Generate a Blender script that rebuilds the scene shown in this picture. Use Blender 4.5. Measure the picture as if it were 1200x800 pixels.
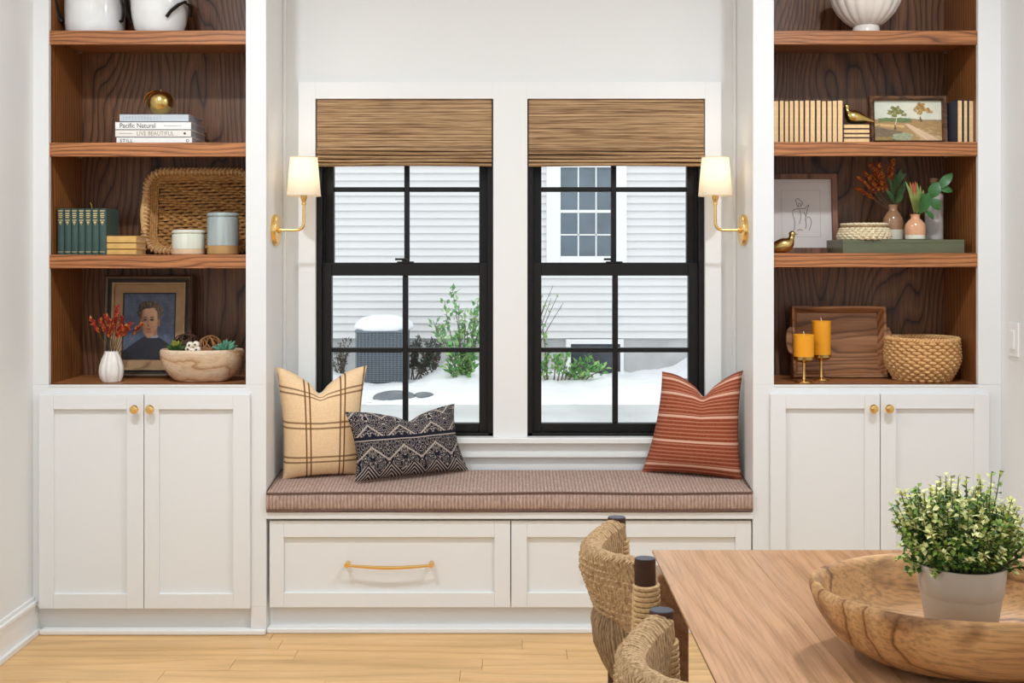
import bpy, math, random
from mathutils import Vector, Matrix, noise

for o in list(bpy.data.objects):
    bpy.data.objects.remove(o, do_unlink=True)
SC = bpy.context.scene
COL = SC.collection
R = math.radians
PI = math.pi

# ------------------------------------------------------------------ camera
CAMH, F, CX, CY = 1.325, 1300.0, 597.0, 300.0          # height, focal length in px, vanishing point
cam_d = bpy.data.cameras.new('camera')
cam_d.sensor_width = 36.0
cam_d.lens = 36.0 * F / 1200.0
cam_d.shift_x = (600 - CX) / 1200.0
cam_d.shift_y = -(400 - CY) / 1200.0
cam_d.clip_start = 0.05
cam = bpy.data.objects.new('camera', cam_d)
cam.location = (0, 0, CAMH)
cam.rotation_euler = (R(90), 0, 0)
COL.objects.link(cam)
SC.camera = cam

# ------------------------------------------------------------------ sky, lamps, exposure
world = bpy.data.worlds.new('sky')
SC.world = world
world.use_nodes = True
bg = world.node_tree.nodes['Background']
bg.inputs[0].default_value = (0.94, 0.965, 1.0, 1)
bg.inputs[1].default_value = 1.6
SC.view_settings.view_transform = 'Standard'
SC.view_settings.look = 'None'
SC.view_settings.gamma = 1.0
SC.view_settings.use_curve_mapping = False
SC.view_settings.exposure = -0.12
SC.cycles.use_denoising = True
SC.cycles.max_bounces = 8
SC.cycles.diffuse_bounces = 5
SC.cycles.sample_clamp_indirect = 4.0


def area(name, loc, size, sizey, power, col, rot=(0, 0, 0), shape='RECTANGLE', spread=180):
    l = bpy.data.lights.new(name, 'AREA')
    l.shape = shape
    l.size = size
    if shape in ('RECTANGLE', 'ELLIPSE'):
        l.size_y = sizey
    l.energy = power
    l.color = col
    l.spread = R(spread)
    o = bpy.data.objects.new(name, l)
    o.location = loc
    o.rotation_euler = rot
    COL.objects.link(o)
    return o


WARM = (0.85, 0.925, 1.0)
FILL_TINT = (0.66, 0.84, 1.0)
for lx in (-1.1, 1.1):
    area('ceiling_downlight', (lx, 2.55, 2.72), 0.14, 0, 31, WARM, shape='DISK', spread=178)
    area('ceiling_downlight', (lx, 0.7, 2.72), 0.14, 0, 8, WARM, shape='DISK', spread=178)
XSIDE = (-1.67, 1.72)                                       # side walls of the room
# fill lamp added behind the camera, where the wall has no window
area('front_fill', (0.0, -1.9, 1.55), 3.0, 2.2, 19, FILL_TINT, rot=(R(90), 0, 0))
for sx, ang in ((XSIDE[0] + 0.03, -90), (XSIDE[1] - 0.03, 90)):
    area('side_fill', (sx, 0.4, 1.5), 1.4, 1.6, 7, FILL_TINT, rot=(0, R(ang), 0))  # unseen fill lamps added to brighten the side walls
area('ceiling_fill', (0.0, 1.2, 2.7), 2.6, 2.6, 7, (0.72, 0.88, 1.0))  # broad overhead fill added for brightness, not a fixture


# ------------------------------------------------------------------ helpers
def lin(h):
    h = h.lstrip('#')
    out = []
    for i in (0, 2, 4):
        c = int(h[i:i + 2], 16) / 255.0
        out.append(c / 12.92 if c <= 0.04045 else ((c + 0.055) / 1.055) ** 2.4)
    return tuple(out)


def P(px, py, Y):
    return Vector(((px - CX) * Y / F, Y, CAMH - (py - CY) * Y / F))


def PX(px, Y):
    return (px - CX) * Y / F


def PZ(py, Y):
    return CAMH - (py - CY) * Y / F


class MB:
    def __init__(s):
        s.v, s.f, s.m, s.uv = [], [], [], None

    def face(s, idx, m=0):
        s.f.append(tuple(idx))
        s.m.append(m)

    def box(s, x0, x1, y0, y1, z0, z1, m=0):
        if x0 > x1: x0, x1 = x1, x0
        if y0 > y1: y0, y1 = y1, y0
        if z0 > z1: z0, z1 = z1, z0
        b = len(s.v)
        s.v += [(x0, y0, z0), (x1, y0, z0), (x1, y1, z0), (x0, y1, z0), (x0, y0, z1), (x1, y0, z1), (x1, y1, z1), (x0, y1, z1)]
        for q in ((0, 3, 2, 1), (4, 5, 6, 7), (0, 1, 5, 4), (1, 2, 6, 5), (2, 3, 7, 6), (3, 0, 4, 7)):
            s.face([b + i for i in q], m)
        return s

    def lathe(s, prof, n=32, c=(0, 0, 0), f=None, m=0, cap0=True, cap1=True, sx=1, sy=1):
        b = len(s.v)
        k = len(prof)
        for j, (r, z) in enumerate(prof):
            for i in range(n):
                a = 2 * PI * i / n
                rr = r * (f(a, j / (k - 1), z) if f else 1)
                s.v.append((c[0] + rr * math.cos(a) * sx, c[1] + rr * math.sin(a) * sy, c[2] + z))
        for j in range(k - 1):
            for i in range(n):
                i2 = (i + 1) % n
                s.face((b + j * n + i, b + j * n + i2, b + (j + 1) * n + i2, b + (j + 1) * n + i), m)
        if cap0: s.face([b + i for i in range(n)][::-1], m)
        if cap1: s.face([b + (k - 1) * n + i for i in range(n)], m)
        return s

    def tube(s, pts, r, n=8, closed=False, m=0, flat=1.0, up=None):
        pts = [Vector(p) for p in pts]
        k = len(pts)
        rs = r if isinstance(r, (list, tuple)) else [r] * k
        b = len(s.v)
        prev = None
        for i in range(k):
            if closed:
                t = pts[(i + 1) % k] - pts[i - 1]
            else:
                t = pts[min(i + 1, k - 1)] - pts[max(i - 1, 0)]
            if t.length < 1e-9: t = Vector((0, 0, 1))
            t.normalize()
            if up is not None:
                a = Vector(up) - t * t.dot(Vector(up))
            elif prev is None:
                a = Vector((0, 0, 1)) if abs(t.z) < 0.9 else Vector((1, 0, 0))
                a = a - t * t.dot(a)
            else:
                a = prev - t * t.dot(prev)
            a.normalize()
            prev = a
            c = t.cross(a)
            for q in range(n):
                g = 2 * PI * q / n
                s.v.append(tuple(pts[i] + (a * math.cos(g) + c * math.sin(g) * flat) * rs[i]))
        rng = k if closed else k - 1
        for i in range(rng):
            i2 = (i + 1) % k
            for q in range(n):
                q2 = (q + 1) % n
                s.face((b + i * n + q, b + i * n + q2, b + i2 * n + q2, b + i2 * n + q), m)
        if not closed:
            s.face([b + q for q in range(n)][::-1], m)
            s.face([b + (k - 1) * n + q for q in range(n)], m)
        return s

    def sphere(s, c, r, n=14, k=9, m=0, sc=(1, 1, 1)):
        b = len(s.v)
        for j in range(1, k):
            th = PI * j / k
            for i in range(n):
                a = 2 * PI * i / n
                s.v.append((c[0] + r * sc[0] * math.sin(th) * math.cos(a), c[1] + r * sc[1] * math.sin(th) * math.sin(a), c[2] + r * sc[2] * math.cos(th)))
        t = len(s.v)
        s.v += [(c[0], c[1], c[2] + r * sc[2]), (c[0], c[1], c[2] - r * sc[2])]
        for j in range(k - 2):
            for i in range(n):
                i2 = (i + 1) % n
                s.face((b + j * n + i, b + (j + 1) * n + i, b + (j + 1) * n + i2, b + j * n + i2), m)
        for i in range(n):
            i2 = (i + 1) % n
            s.face((t, b + i, b + i2), m)
            s.face((t + 1, b + (k - 2) * n + i2, b + (k - 2) * n + i), m)
        return s

    def rect_loft(s, prof, W, H, m=0, closed=True):
        # mitred frame: each profile point is (inset, y); rectangle W x H centred in x, base at z=0
        b = len(s.v)
        k = len(prof)
        for ins, y in prof:
            s.v += [(-W / 2 + ins, y, ins), (W / 2 - ins, y, ins), (W / 2 - ins, y, H - ins), (-W / 2 + ins, y, H - ins)]
        rng = k if closed else k - 1
        for j in range(rng):
            j2 = (j + 1) % k
            for i in range(4):
                i2 = (i + 1) % 4
                s.face((b + j * 4 + i, b + j * 4 + i2, b + j2 * 4 + i2, b + j2 * 4 + i), m)
        return s

    def leaf(s, base, d, up, L, Wd, m=0, curl=0.15):
        d = Vector(d).normalized()
        up = Vector(up)
        side = d.cross(up)
        if side.length < 1e-6: side = d.cross(Vector((1, 0, 0)))
        side.normalize()
        nrm = side.cross(d).normalized()
        base = Vector(base)
        b = len(s.v)
        s.v += [tuple(base), tuple(base + d * L * 0.45 + side * Wd / 2 + nrm * curl * Wd), tuple(base + d * L - nrm * curl * L * 0.6),
                tuple(base + d * L * 0.45 - side * Wd / 2 + nrm * curl * Wd), tuple(base + d * L * 0.5)]
        s.face((b, b + 1, b + 4), m); s.face((b + 1, b + 2, b + 4), m); s.face((b + 2, b + 3, b + 4), m); s.face((b + 3, b, b + 4), m)

    def xf(s, M, start=0):
        for i in range(start, len(s.v)):
            s.v[i] = tuple(M @ Vector(s.v[i]))
        return s

    def build(s, name, mat, parent=None, bevel=0, smooth=True, seg=2, ang=38, kind=None, label=None, weld=False):
        off = Vector((0, 0, 0))
        if parent is not None:
            p = parent
            while p is not None:
                off += p.location
                p = p.parent
        me = bpy.data.meshes.new(name)
        me.from_pydata([tuple(Vector(v) - off) for v in s.v], [], s.f)
        mats = mat if isinstance(mat, (list, tuple)) else [mat]
        for mm in mats: me.materials.append(mm)
        if len(mats) > 1: me.polygons.foreach_set('material_index', s.m)
        if s.uv is not None:
            uvl = me.uv_layers.new(name='UVMap')
            for lp in me.loops:
                uvl.data[lp.index].uv = s.uv[lp.vertex_index]
        if smooth:
            me.polygons.foreach_set('use_smooth', [True] * len(me.polygons))
            me.set_sharp_from_angle(angle=R(ang))
        me.update()
        o = bpy.data.objects.new(name, me)
        COL.objects.link(o)
        if parent is not None: o.parent = parent
        if bevel:
            bm = o.modifiers.new('bevel', 'BEVEL')
            bm.width = bevel
            bm.segments = seg
            bm.limit_method = 'ANGLE'
            bm.angle_limit = R(40)
            bm.harden_normals = True
        if kind: o['kind'] = kind
        if label: o['label'] = label
        return o


def thing(name, label, cat, loc=(0, 0, 0), group=None):
    o = bpy.data.objects.new(name, None)
    o.empty_display_size = 0.05
    o.location = loc
    COL.objects.link(o)
    o['label'] = label
    o['category'] = cat
    if group: o['group'] = group
    return o


def tag(o, label, cat, group=None, kind=None):
    o['label'] = label
    o['category'] = cat
    if group: o['group'] = group
    if kind: o['kind'] = kind
    return o


def struct(o, label=None):
    o['kind'] = 'structure'
    if label: o['label'] = label
    return o


def struct_root(name, label=None, loc=(0, 0, 0)):
    o = bpy.data.objects.new(name, None)
    o.location = loc
    o.empty_display_size = 0.05
    COL.objects.link(o)
    return struct(o, label)


def copy_tree(o, loc=None, parent=None, label=None):
    c = o.copy()
    COL.objects.link(c)
    if parent is not None: c.parent = parent
    if loc is not None: c.location = loc
    if label: c['label'] = label
    for ch in list(o.children): copy_tree(ch, None, c)
    return c


# ------------------------------------------------------------------ materials
class NT:
    def __init__(s, name, rough=0.5, metal=0.0, spec=0.5):
        s.mat = bpy.data.materials.new(name)
        s.mat.use_nodes = True
        s.t = s.mat.node_tree
        s.b = s.t.nodes['Principled BSDF']
        s.b.inputs['Roughness'].default_value = rough
        s.b.inputs['Metallic'].default_value = metal
        s.b.inputs['Specular IOR Level'].default_value = spec

    def n(s, typ, **kw):
        nd = s.t.nodes.new(typ)
        for k, v in kw.items():
            if isinstance(v, tuple) and len(v) == 2 and v[0] == 'in': continue
            setattr(nd, k, v)
        return nd

    def l(s, a, b): s.t.links.new(a, b)

    def math(s, op, a, b=None, clamp=False):
        nd = s.n('ShaderNodeMath', operation=op)
        nd.use_clamp = clamp
        for i, x in enumerate((a, b)):
            if x is None: continue
            if isinstance(x, (int, float)): nd.inputs[i].default_value = x
            else: s.l(x, nd.inputs[i])
        return nd.outputs[0]

    def coords(s, scale=(1, 1, 1), kind='Object', rand=False, rot=(0, 0, 0)):
        tc = s.n('ShaderNodeTexCoord')
        mp = s.n('ShaderNodeMapping')
        mp.inputs['Scale'].default_value = scale
        mp.inputs['Rotation'].default_value = rot
        src = tc.outputs[kind]
        if rand:
            oi = s.n('ShaderNodeObjectInfo')
            ad = s.n('ShaderNodeVectorMath', operation='ADD')
            ml = s.math('MULTIPLY', oi.outputs['Random'], 37.0)
            s.l(src, ad.inputs[0]); s.l(ml, ad.inputs[1])
            src = ad.outputs[0]
        s.l(src, mp.inputs['Vector'])
        return mp.outputs[0]

    def noise(s, vec, scale, detail=3, rough=0.5, dist=0.0):
        nd = s.n('ShaderNodeTexNoise')
        nd.inputs['Scale'].default_value = scale
        nd.inputs['Detail'].default_value = detail
        nd.inputs['Roughness'].default_value = rough
        nd.inputs['Distortion'].default_value = dist
        s.l(vec, nd.inputs['Vector'])
        return nd.outputs['Fac']

    def ramp(s, fac, stops):
        nd = s.n('ShaderNodeValToRGB')
        e = nd.color_ramp.elements
        while len(e) < len(stops): e.new(0.5)
        for i, (p, c) in enumerate(stops):
            e[i].position = p
            e[i].color = (*c, 1) if not isinstance(c, (int, float)) else (c, c, c, 1)
        s.l(fac, nd.inputs[0])
        return nd.outputs[0]

    def mix(s, fac, a, b, mode='MIX'):
        nd = s.n('ShaderNodeMix', data_type='RGBA', blend_type=mode)
        for sock, x in ((nd.inputs[0], fac), (nd.inputs[6], a), (nd.inputs[7], b)):
            if isinstance(x, (int, float)): sock.default_value = x
            elif isinstance(x, tuple): sock.default_value = (*x, 1)
            else: s.l(x, sock)
        return nd.outputs[2]

    def col(s, x):
        if isinstance(x, tuple): s.b.inputs['Base Color'].default_value = (*x, 1)
        else: s.l(x, s.b.inputs['Base Color'])

    def bump(s, h, strength=0.3, dist=0.002):
        nd = s.n('ShaderNodeBump')
        nd.inputs['Strength'].default_value = strength
        nd.inputs['Distance'].default_value = dist
        s.l(h, nd.inputs['Height'])
        s.l(nd.outputs[0], s.b.inputs['Normal'])

    def rough(s, x): s.l(x, s.b.inputs['Roughness'])


def plain(name, c, rough=0.5, metal=0.0, var=0.06, scale=14, bump=0.0, spec=0.5, bdist=0.001):
    m = NT(name, rough, metal, spec)
    c = lin(c) if isinstance(c, str) else c
    co = m.coords()
    nz = m.noise(co, scale, 4)
    lo = tuple(max(0, x * (1 - var)) for x in c)
    hi = tuple(min(1, x * (1 + var)) for x in c)
    m.col(m.ramp(nz, [(0.3, lo), (0.7, hi)]))
    if bump: m.bump(m.noise(co, scale * 6, 3), bump, bdist)
    return m.mat


def wood(name, light, mid, dark, axis=2, rings=9, nscale=3.0, stretch=7, rough=0.42, pores=0.5, rand=True, bump=0.12, line=0.25, spec=0.4, K=0, patch=0):
    """contour-line (cathedral) grain: bands of a stretched noise field, plus pore streaks along the grain"""
    m = NT(name, rough, 0, spec)
    sc = [1.0, 1.0, 1.0]
    sc[axis] = 1.0 / stretch
    co = m.coords(tuple(sc), rand=rand)
    f = m.noise(co, nscale, 2, 0.45, 0.3)
    wob = m.noise(co, nscale * 9, 2, 0.5)
    f = m.math('ADD', m.math('MULTIPLY', f, rings), m.math('MULTIPLY', wob, 0.35))
    if K:
        sp_ = m.n('ShaderNodeSeparateXYZ')
        m.l(m.coords((1, 1, 1), rand=rand), sp_.inputs[0])
        others = [i for i in range(3) if i != axis]
        f = m.math('ADD', f, m.math('MULTIPLY', m.math('ADD', sp_.outputs[others[0]], sp_.outputs[others[1]]), K))
    fr = m.math('FRACT', f)
    c1 = m.ramp(fr, [(0.0, lin(dark)), (line, lin(mid)), (0.62, lin(light)), (1.0 - line * 0.45, lin(mid)), (1.0, lin(dark))])
    sc2 = [70.0, 70.0, 70.0]
    sc2[axis] = 2.2
    co2 = m.coords(tuple(sc2), rand=rand)
    p = m.noise(co2, 3.0, 3, 0.6)
    pr = m.ramp(p, [(0.36, 1.0 - pores), (0.55, 1.0)])
    big = m.noise(m.coords((1, 1, 1), rand=rand), 1.7, 2)
    bg_ = m.ramp(big, [(0.3, 0.86), (0.7, 1.06)])
    if patch:
        pn = m.noise(m.coords((1, 1, 1.6), rand=rand), 9.0, 3, 0.55)
        c1 = m.mix(m.math('MULTIPLY', m.ramp(pn, [(0.56, 0.0), (0.68, 1.0)]), patch), c1, lin(dark))
    m.col(m.mix(1.0, m.mix(1.0, c1, pr, 'MULTIPLY'), bg_, 'MULTIPLY'))
    if bump: m.bump(p, bump, 0.001)
    return m.mat


MAT = {}
MAT['paint'] = plain('white_cabinet_paint', (0.78, 0.778, 0.765), 0.42, var=0.012, scale=2)
MAT['wall'] = plain('white_wall_paint', (0.78, 0.776, 0.76), 0.6, var=0.012, scale=1.5, bump=0.04)
MAT['ceil'] = plain('ceiling_paint', (0.82, 0.82, 0.80), 0.8, var=0.01)
MAT['trim'] = plain('trim_paint', (0.82, 0.81, 0.79), 0.35, var=0.01, scale=2)
MAT['gap'] = plain('dark_gap', '#3a3937', 0.8, var=0.05)
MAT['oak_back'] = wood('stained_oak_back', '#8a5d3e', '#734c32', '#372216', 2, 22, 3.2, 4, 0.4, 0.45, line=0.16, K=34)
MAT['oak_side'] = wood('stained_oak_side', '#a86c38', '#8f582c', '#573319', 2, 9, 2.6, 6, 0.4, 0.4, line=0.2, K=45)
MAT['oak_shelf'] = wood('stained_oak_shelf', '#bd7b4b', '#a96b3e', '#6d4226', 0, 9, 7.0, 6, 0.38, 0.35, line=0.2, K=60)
MAT['floor'] = wood('light_oak_floor', '#e9bd82', '#e2b47a', '#d4a76e', 0, 8, 3.0, 9, 0.32, 0.14, line=0.2, K=12)
MAT['table'] = wood('oak_table', '#c59670', '#be8f68', '#b0825b', 1, 12, 2.6, 7, 0.3, 0.25, line=0.2, K=22)
MAT['tray_wood'] = wood('acacia_tray', '#bb855c', '#a36f48', '#6e482f', 0, 10, 5.0, 5, 0.45, 0.3, line=0.2, K=30)
MAT['bowl_wood'] = wood('teak_bowl', '#d0a06a', '#c08d57', '#774b29', 0, 9, 3.4, 2.6, 0.5, 0.35, bump=0.25, line=0.12, K=12, patch=0.75)
MAT['pale_wood'] = wood('pale_root_wood', '#e4caac', '#d8b592', '#b2865f', 0, 7, 6.0, 2.0, 0.55, 0.2, line=0.15, K=12)
MAT['black'] = plain('black_window_frame', '#151211', 0.45, var=0.08, spec=0.3)
MAT['brass'] = plain('brushed_brass', (0.86, 0.56, 0.20), 0.24, 1.0, var=0.05)
MAT['brass_old'] = plain('antique_brass', (0.60, 0.42, 0.15), 0.24, 1.0, var=0.12)
MAT['pin'] = plain('steel_shelf_pin', (0.6, 0.6, 0.58), 0.35, 1.0)

g = NT('window_glass', 0.0)
g.t.nodes.remove(g.b)
tr = g.n('ShaderNodeBsdfTransparent'); tr.inputs[0].default_value = (0.97, 0.985, 0.98, 1)
gl = g.n('ShaderNodeBsdfGlossy'); gl.inputs['Roughness'].default_value = 0.01
fz = g.n('ShaderNodeFresnel'); fz.inputs['IOR'].default_value = 1.3
mx = g.n('ShaderNodeMixShader')
g.l(fz.outputs[0], mx.inputs[0]); g.l(tr.outputs[0], mx.inputs[1]); g.l(gl.outputs[0], mx.inputs[2])
g.l(mx.outputs[0], g.t.nodes['Material Output'].inputs['Surface'])
MAT['glass'] = g.mat
MAT['far_glass'] = plain('far_window_glass', '#5f6d78', 0.08, var=0.25, scale=2.5, spec=0.6)

# woven reed shade
m = NT('woven_reed', 0.65, spec=0.25)
a_ = m.noise(m.coords((1.6, 6, 230), rand=True), 1.0, 4, 0.6)
b_ = m.noise(m.coords((9.0, 10, 330), rand=True), 1.0, 2, 0.55)
f_ = m.math('ADD', m.math('MULTIPLY', a_, 0.62), m.math('MULTIPLY', b_, 0.38))
m.col(m.ramp(f_, [(0.34, lin('#3f2d1e')), (0.43, lin('#7b5c3e')), (0.52, lin('#a58460')), (0.66, lin('#c9a880'))]))
m.bump(f_, 0.6, 0.002)
MAT['reed'] = m.mat

# corduroy cushion
m = NT('corduroy', 0.85, spec=0.2)
tc = m.n('ShaderNodeTexCoord'); sp = m.n('ShaderNodeSeparateXYZ'); m.l(tc.outputs['Object'], sp.inputs[0])
st = m.math('SINE', m.math('MULTIPLY', sp.outputs[0], 2 * PI / 0.0125))
nz = m.noise(m.coords((260, 60, 60)), 1.0, 3, 0.6)
cf = m.math('ADD', m.math('MULTIPLY', st, 0.15), nz)
m.col(m.ramp(cf, [(0.15, lin('#84695d')), (0.5, lin('#a98e80')), (0.9, lin('#cdb5a8'))]))
m.bump(m.math('ADD', st, m.math('MULTIPLY', nz, 1.2)), 0.35, 0.002)
MAT['cord'] = m.mat
MAT['cord_pipe'] = plain('cushion_piping', '#6a4f44', 0.85, var=0.15, scale=60)


def uv_sep(m):
    u = m.n('ShaderNodeUVMap')
    sp = m.n('ShaderNodeSeparateXYZ')
    m.l(u.outputs[0], sp.inputs[0])
    return sp.outputs[0], sp.outputs[1]


def stripe(m, x, centre, half):
    return m.math('LESS_THAN', m.math('ABSOLUTE', m.math('SUBTRACT', x, centre)), half)


# plaid pillow
m = NT('plaid_linen', 0.9, spec=0.15)
u, v = uv_sep(m)
acc = None
for cs in (0.30, 0.352, 0.70, 0.752, 0.975):
    s_ = stripe(m, u, cs, 0.0085)
    acc = s_ if acc is None else m.math('MAXIMUM', acc, s_)
for cs in (0.165, 0.212, 0.475, 0.522, 0.785, 0.832):
    s_ = m.math('MULTIPLY', stripe(m, v, cs, 0.0085), 0.8)
    acc = m.math('MAXIMUM', acc, s_)
nz = m.noise(m.coords((250, 250, 250)), 1.0, 2)
base = m.ramp(nz, [(0.3, lin('#e6c094')), (0.7, lin('#f1d3aa'))])
m.col(m.mix(acc, base, lin('#76502f')))
m.bump(nz, 0.2, 0.001)
MAT['plaid'] = m.mat
MAT['linen'] = plain('pale_linen', '#ddd5c8', 0.9, var=0.08, scale=80, bump=0.2)

# rust striped pillow
m = NT('rust_stripe', 0.9, spec=0.15)
u, v = uv_sep(m)
thin = m.math('GREATER_THAN', m.math('SINE', m.math('MULTIPLY', v, 2 * PI * 27)), 0.45)
wide = None
for cs in (0.095, 0.335, 0.575, 0.80, 0.945):
    s_ = stripe(m, v, cs, 0.011)
    wide = s_ if wide is None else m.math('MAXIMUM', wide, s_)
nz = m.noise(m.coords((200, 200, 200)), 1.0, 2)
base = m.ramp(nz, [(0.3, lin('#843d29')), (0.7, lin('#9d5036'))])
c_ = m.mix(m.math('MULTIPLY', thin, 0.62), base, lin('#c58a70'))
m.col(m.mix(m.math('MULTIPLY', wide, 0.9), c_, lin('#e0b39b')))
m.bump(nz, 0.25, 0.001)
MAT['rust'] = m.mat

# navy block-print pillow
m = NT('navy_block_print', 0.9, spec=0.15)
u, v = uv_sep(m)
fu = m.math('ABSOLUTE', m.math('SUBTRACT', m.math('FRACT', m.math('MULTIPLY', u, 3.5)), 0.5))      # mirrored repeat
cv = m.n('ShaderNodeCombineXYZ')
m.l(m.math('MULTIPLY', fu, 8.5), cv.inputs[0]); m.l(m.math('MULTIPLY', v, 7.5), cv.inputs[1])
nz = m.noise(cv.outputs[0], 1.0, 1, 0.4)
cur = m.math('ABSOLUTE', m.math('SUBTRACT', m.math('FRACT', m.math('MULTIPLY', nz, 9.0)), 0.5))
scr = m.math('LESS_THAN', cur, 0.11)
fu5 = m.math('ABSOLUTE', m.math('SUBTRACT', m.math('FRACT', m.math('MULTIPLY', u, 5.0)), 0.5))
d1 = m.math('SINE', m.math('MULTIPLY', m.math('ADD', m.math('MULTIPLY', fu5, 0.42), v), 105.0))
chev = m.math('GREATER_THAN', d1, 0.35)
lat = m.math('ABSOLUTE', m.math('SUBTRACT', m.math('FRACT', m.math('ADD', m.math('MULTIPLY', fu, 1.25), m.math('MULTIPLY', v, 3.2))), 0.5))
lat = m.math('LESS_THAN', lat, 0.045)
up_sel = m.math('GREATER_THAN', m.math('ADD', v, m.math('MULTIPLY', fu5, 0.30)), 0.24)
pat = m.math('ADD', m.math('MULTIPLY', m.math('MAXIMUM', scr, lat), up_sel), m.math('MULTIPLY', chev, m.math('SUBTRACT', 1.0, up_sel)))
band = m.math('LESS_THAN', m.math('ABSOLUTE', m.math('SUBTRACT', v, 0.585)), 0.035)
line_ = m.math('LESS_THAN', m.math('ABSOLUTE', m.math('SUBTRACT', v, 0.565)), 0.008)
pat = m.math('MAXIMUM', m.math('MULTIPLY', pat, m.math('SUBTRACT', 1.0, band)), line_)
fine = m.noise(m.coords((240, 240, 240)), 1.0, 2)
m.col(m.mix(m.math('MULTIPLY', pat, 0.88), m.ramp(fine, [(0.3, lin('#11121b')), (0.7, lin('#232634'))]), lin('#b9aba0')))
MAT['navy'] = m.mat

# seagrass strands / wicker
def fibre(name, lo, hi, sc=(120, 120, 120), bump=0.5, rough=0.75):
    m = NT(name, rough, spec=0.25)
    nz = m.noise(m.coords(sc), 1.0, 4, 0.65)
    m.col(m.ramp(nz, [(0.28, lin(lo)), (0.72, lin(hi))]))
    m.bump(nz, bump, 0.002)
    return m.mat


MAT['seagrass'] = fibre('seagrass_weave', '#7d5e3e', '#d6b286', (200, 200, 110))
MAT['seagrass_dark'] = fibre('seagrass_dark', '#5e4630', '#a98a64', (240, 240, 60))
MAT['rope'] = fibre('seagrass_rope', '#a57f52', '#dcb98a', (200, 200, 260))
MAT['wicker'] = fibre('brown_wicker', '#8a5a2b', '#dca868', (60, 90, 220))
MAT['wicker_rim'] = fibre('wicker_rim', '#a87645', '#f0c890', (120, 120, 120))
MAT['honey'] = fibre('honey_rattan', '#b57f45', '#efc48c', (130, 130, 130))
MAT['beige_weave'] = fibre('bleached_seagrass', '#c9b38b', '#f0e2c4', (130, 130, 130))
MAT['beige_dark'] = fibre('brown_band', '#80674a', '#ab8d66', (130, 130, 130))
MAT['post'] = plain('dark_walnut_post', '#432818', 0.6, spec=0.25, var=0.3, scale=20)
MAT['post_cap'] = plain('slate_post_end', '#3d3f4a', 0.4, var=0.1)


# ------------------------------------------------------------------ room shell
YF, YW, YB = 3.89, 4.18, 4.205
YN = YW
XL, XR = PX(38, YF), PX(1173.5, YF)
BL, BR = -0.853, 0.854                                     # bay between the two bookcases
NL, NR = PX(350, 4.166), PX(845, 4.166)                   # outer edges of the window casing
ZC = 2.75

wl = MB().box(XL - 0.12, XL, -2.3, 4.6, 0, ZC).build('wall_left', MAT['wall']); struct(wl)
wr = MB().box(XR, XR + 0.12, -2.3, 4.6, 0, ZC).build('wall_right', MAT['wall']); struct(wr)
wf = MB().box(XL - 0.12, XR + 0.12, -2.42, -2.3, 0, ZC).build('wall_front', MAT['wall']); struct(wf)
cl = MB().box(XL - 0.12, XR + 0.12, -2.42, 4.45, ZC, ZC + 0.1).build('ceiling', MAT['ceil']); struct(cl)

YCs = 4.164
WX = [(PX(369.5, YCs), PX(578, YCs)), (PX(618, YCs), PX(826.5, YCs))]
WZ0, WZ1 = PZ(511, YW), PZ(115.5, YCs)
YWB = 4.34
w = MB()
w.box(XL - 0.1, BL, YB + 0.014, YWB, 0, ZC)
w.box(BR, XR + 0.1, YB + 0.014, YWB, 0, ZC)
w.box(BL, WX[0][0], YW, YWB, 0, ZC)
w.box(WX[1][1], BR, YW, YWB, 0, ZC)
w.box(WX[0][1], WX[1][0], YW, YWB, 0, ZC)
for a, b in WX: w.box(a, b, YW, YWB, WZ1, ZC).box(a, b, YW, YWB, 0, WZ0)
struct(w.build('wall_back', MAT['wall'], smooth=False))

# floor: oak planks laid along x
fl = struct_root('floor', 'light oak plank floor')
MB().box(XL - 0.1, XR + 0.1, -2.3, 4.2, -0.05, -0.012).build('subfloor', MAT['gap'], fl)
rng = random.Random(5)
y = 3.925
PW = 0.0925
row = 0
while y > -2.2:
    x = XL - rng.uniform(0.0, 1.0)
    while x < XR:
        L = rng.uniform(0.8, 1.7)
        a, b = max(x, XL), min(x + L, XR)
        if b - a > 0.02:
            MB().box(a + 0.0004, b - 0.0004, y - PW + 0.0004, y - 0.0004, -0.014, 0.0).build('floor_plank', MAT['floor'], fl, bevel=0.0008, seg=1)
        x += L
    y -= PW
    row += 1

# left wall baseboard with cap and shoe
bb = MB()
bb.box(XL, XL + 0.014, -2.3, YF, 0, 0.108)
bb.box(XL, XL + 0.020, -2.3, YF, 0.104, 0.119)
bb.box(XL, XL + 0.009, -2.3, YF, 0.119, 0.132)
bb.box(XL + 0.014, XL + 0.028, -2.3, YF, 0, 0.02)
struct(bb.build('baseboard_left', MAT['trim'], bevel=0.003))
bb = MB()
bb.box(XR - 0.014, XR, -2.3, YF, 0, 0.108)
bb.box(XR - 0.020, XR, -2.3, YF, 0.104, 0.119)
bb.box(XR - 0.009, XR, -2.3, YF, 0.119, 0.132)
struct(bb.build('baseboard_right', MAT['trim'], bevel=0.003))

# shoe mouldings of the built-ins
struct(MB().box(XL + 0.028, BL, 3.874, YF, 0, 0.02).box(XL + 0.03, BL - 0.05, YF, YF + 0.024, 0, 0.019).build('trim_1', MAT['trim'], bevel=0.006))
struct(MB().box(BL, BR, 3.893, 3.934, 0, 0.02).build('trim_2', MAT['trim'], bevel=0.005))
struct(MB().box(BR, XR, 3.874, YF, 0, 0.02).box(BR + 0.05, XR - 0.03, YF, YF + 0.024, 0, 0.019).build('trim_3', MAT['trim'], bevel=0.006))

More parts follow.
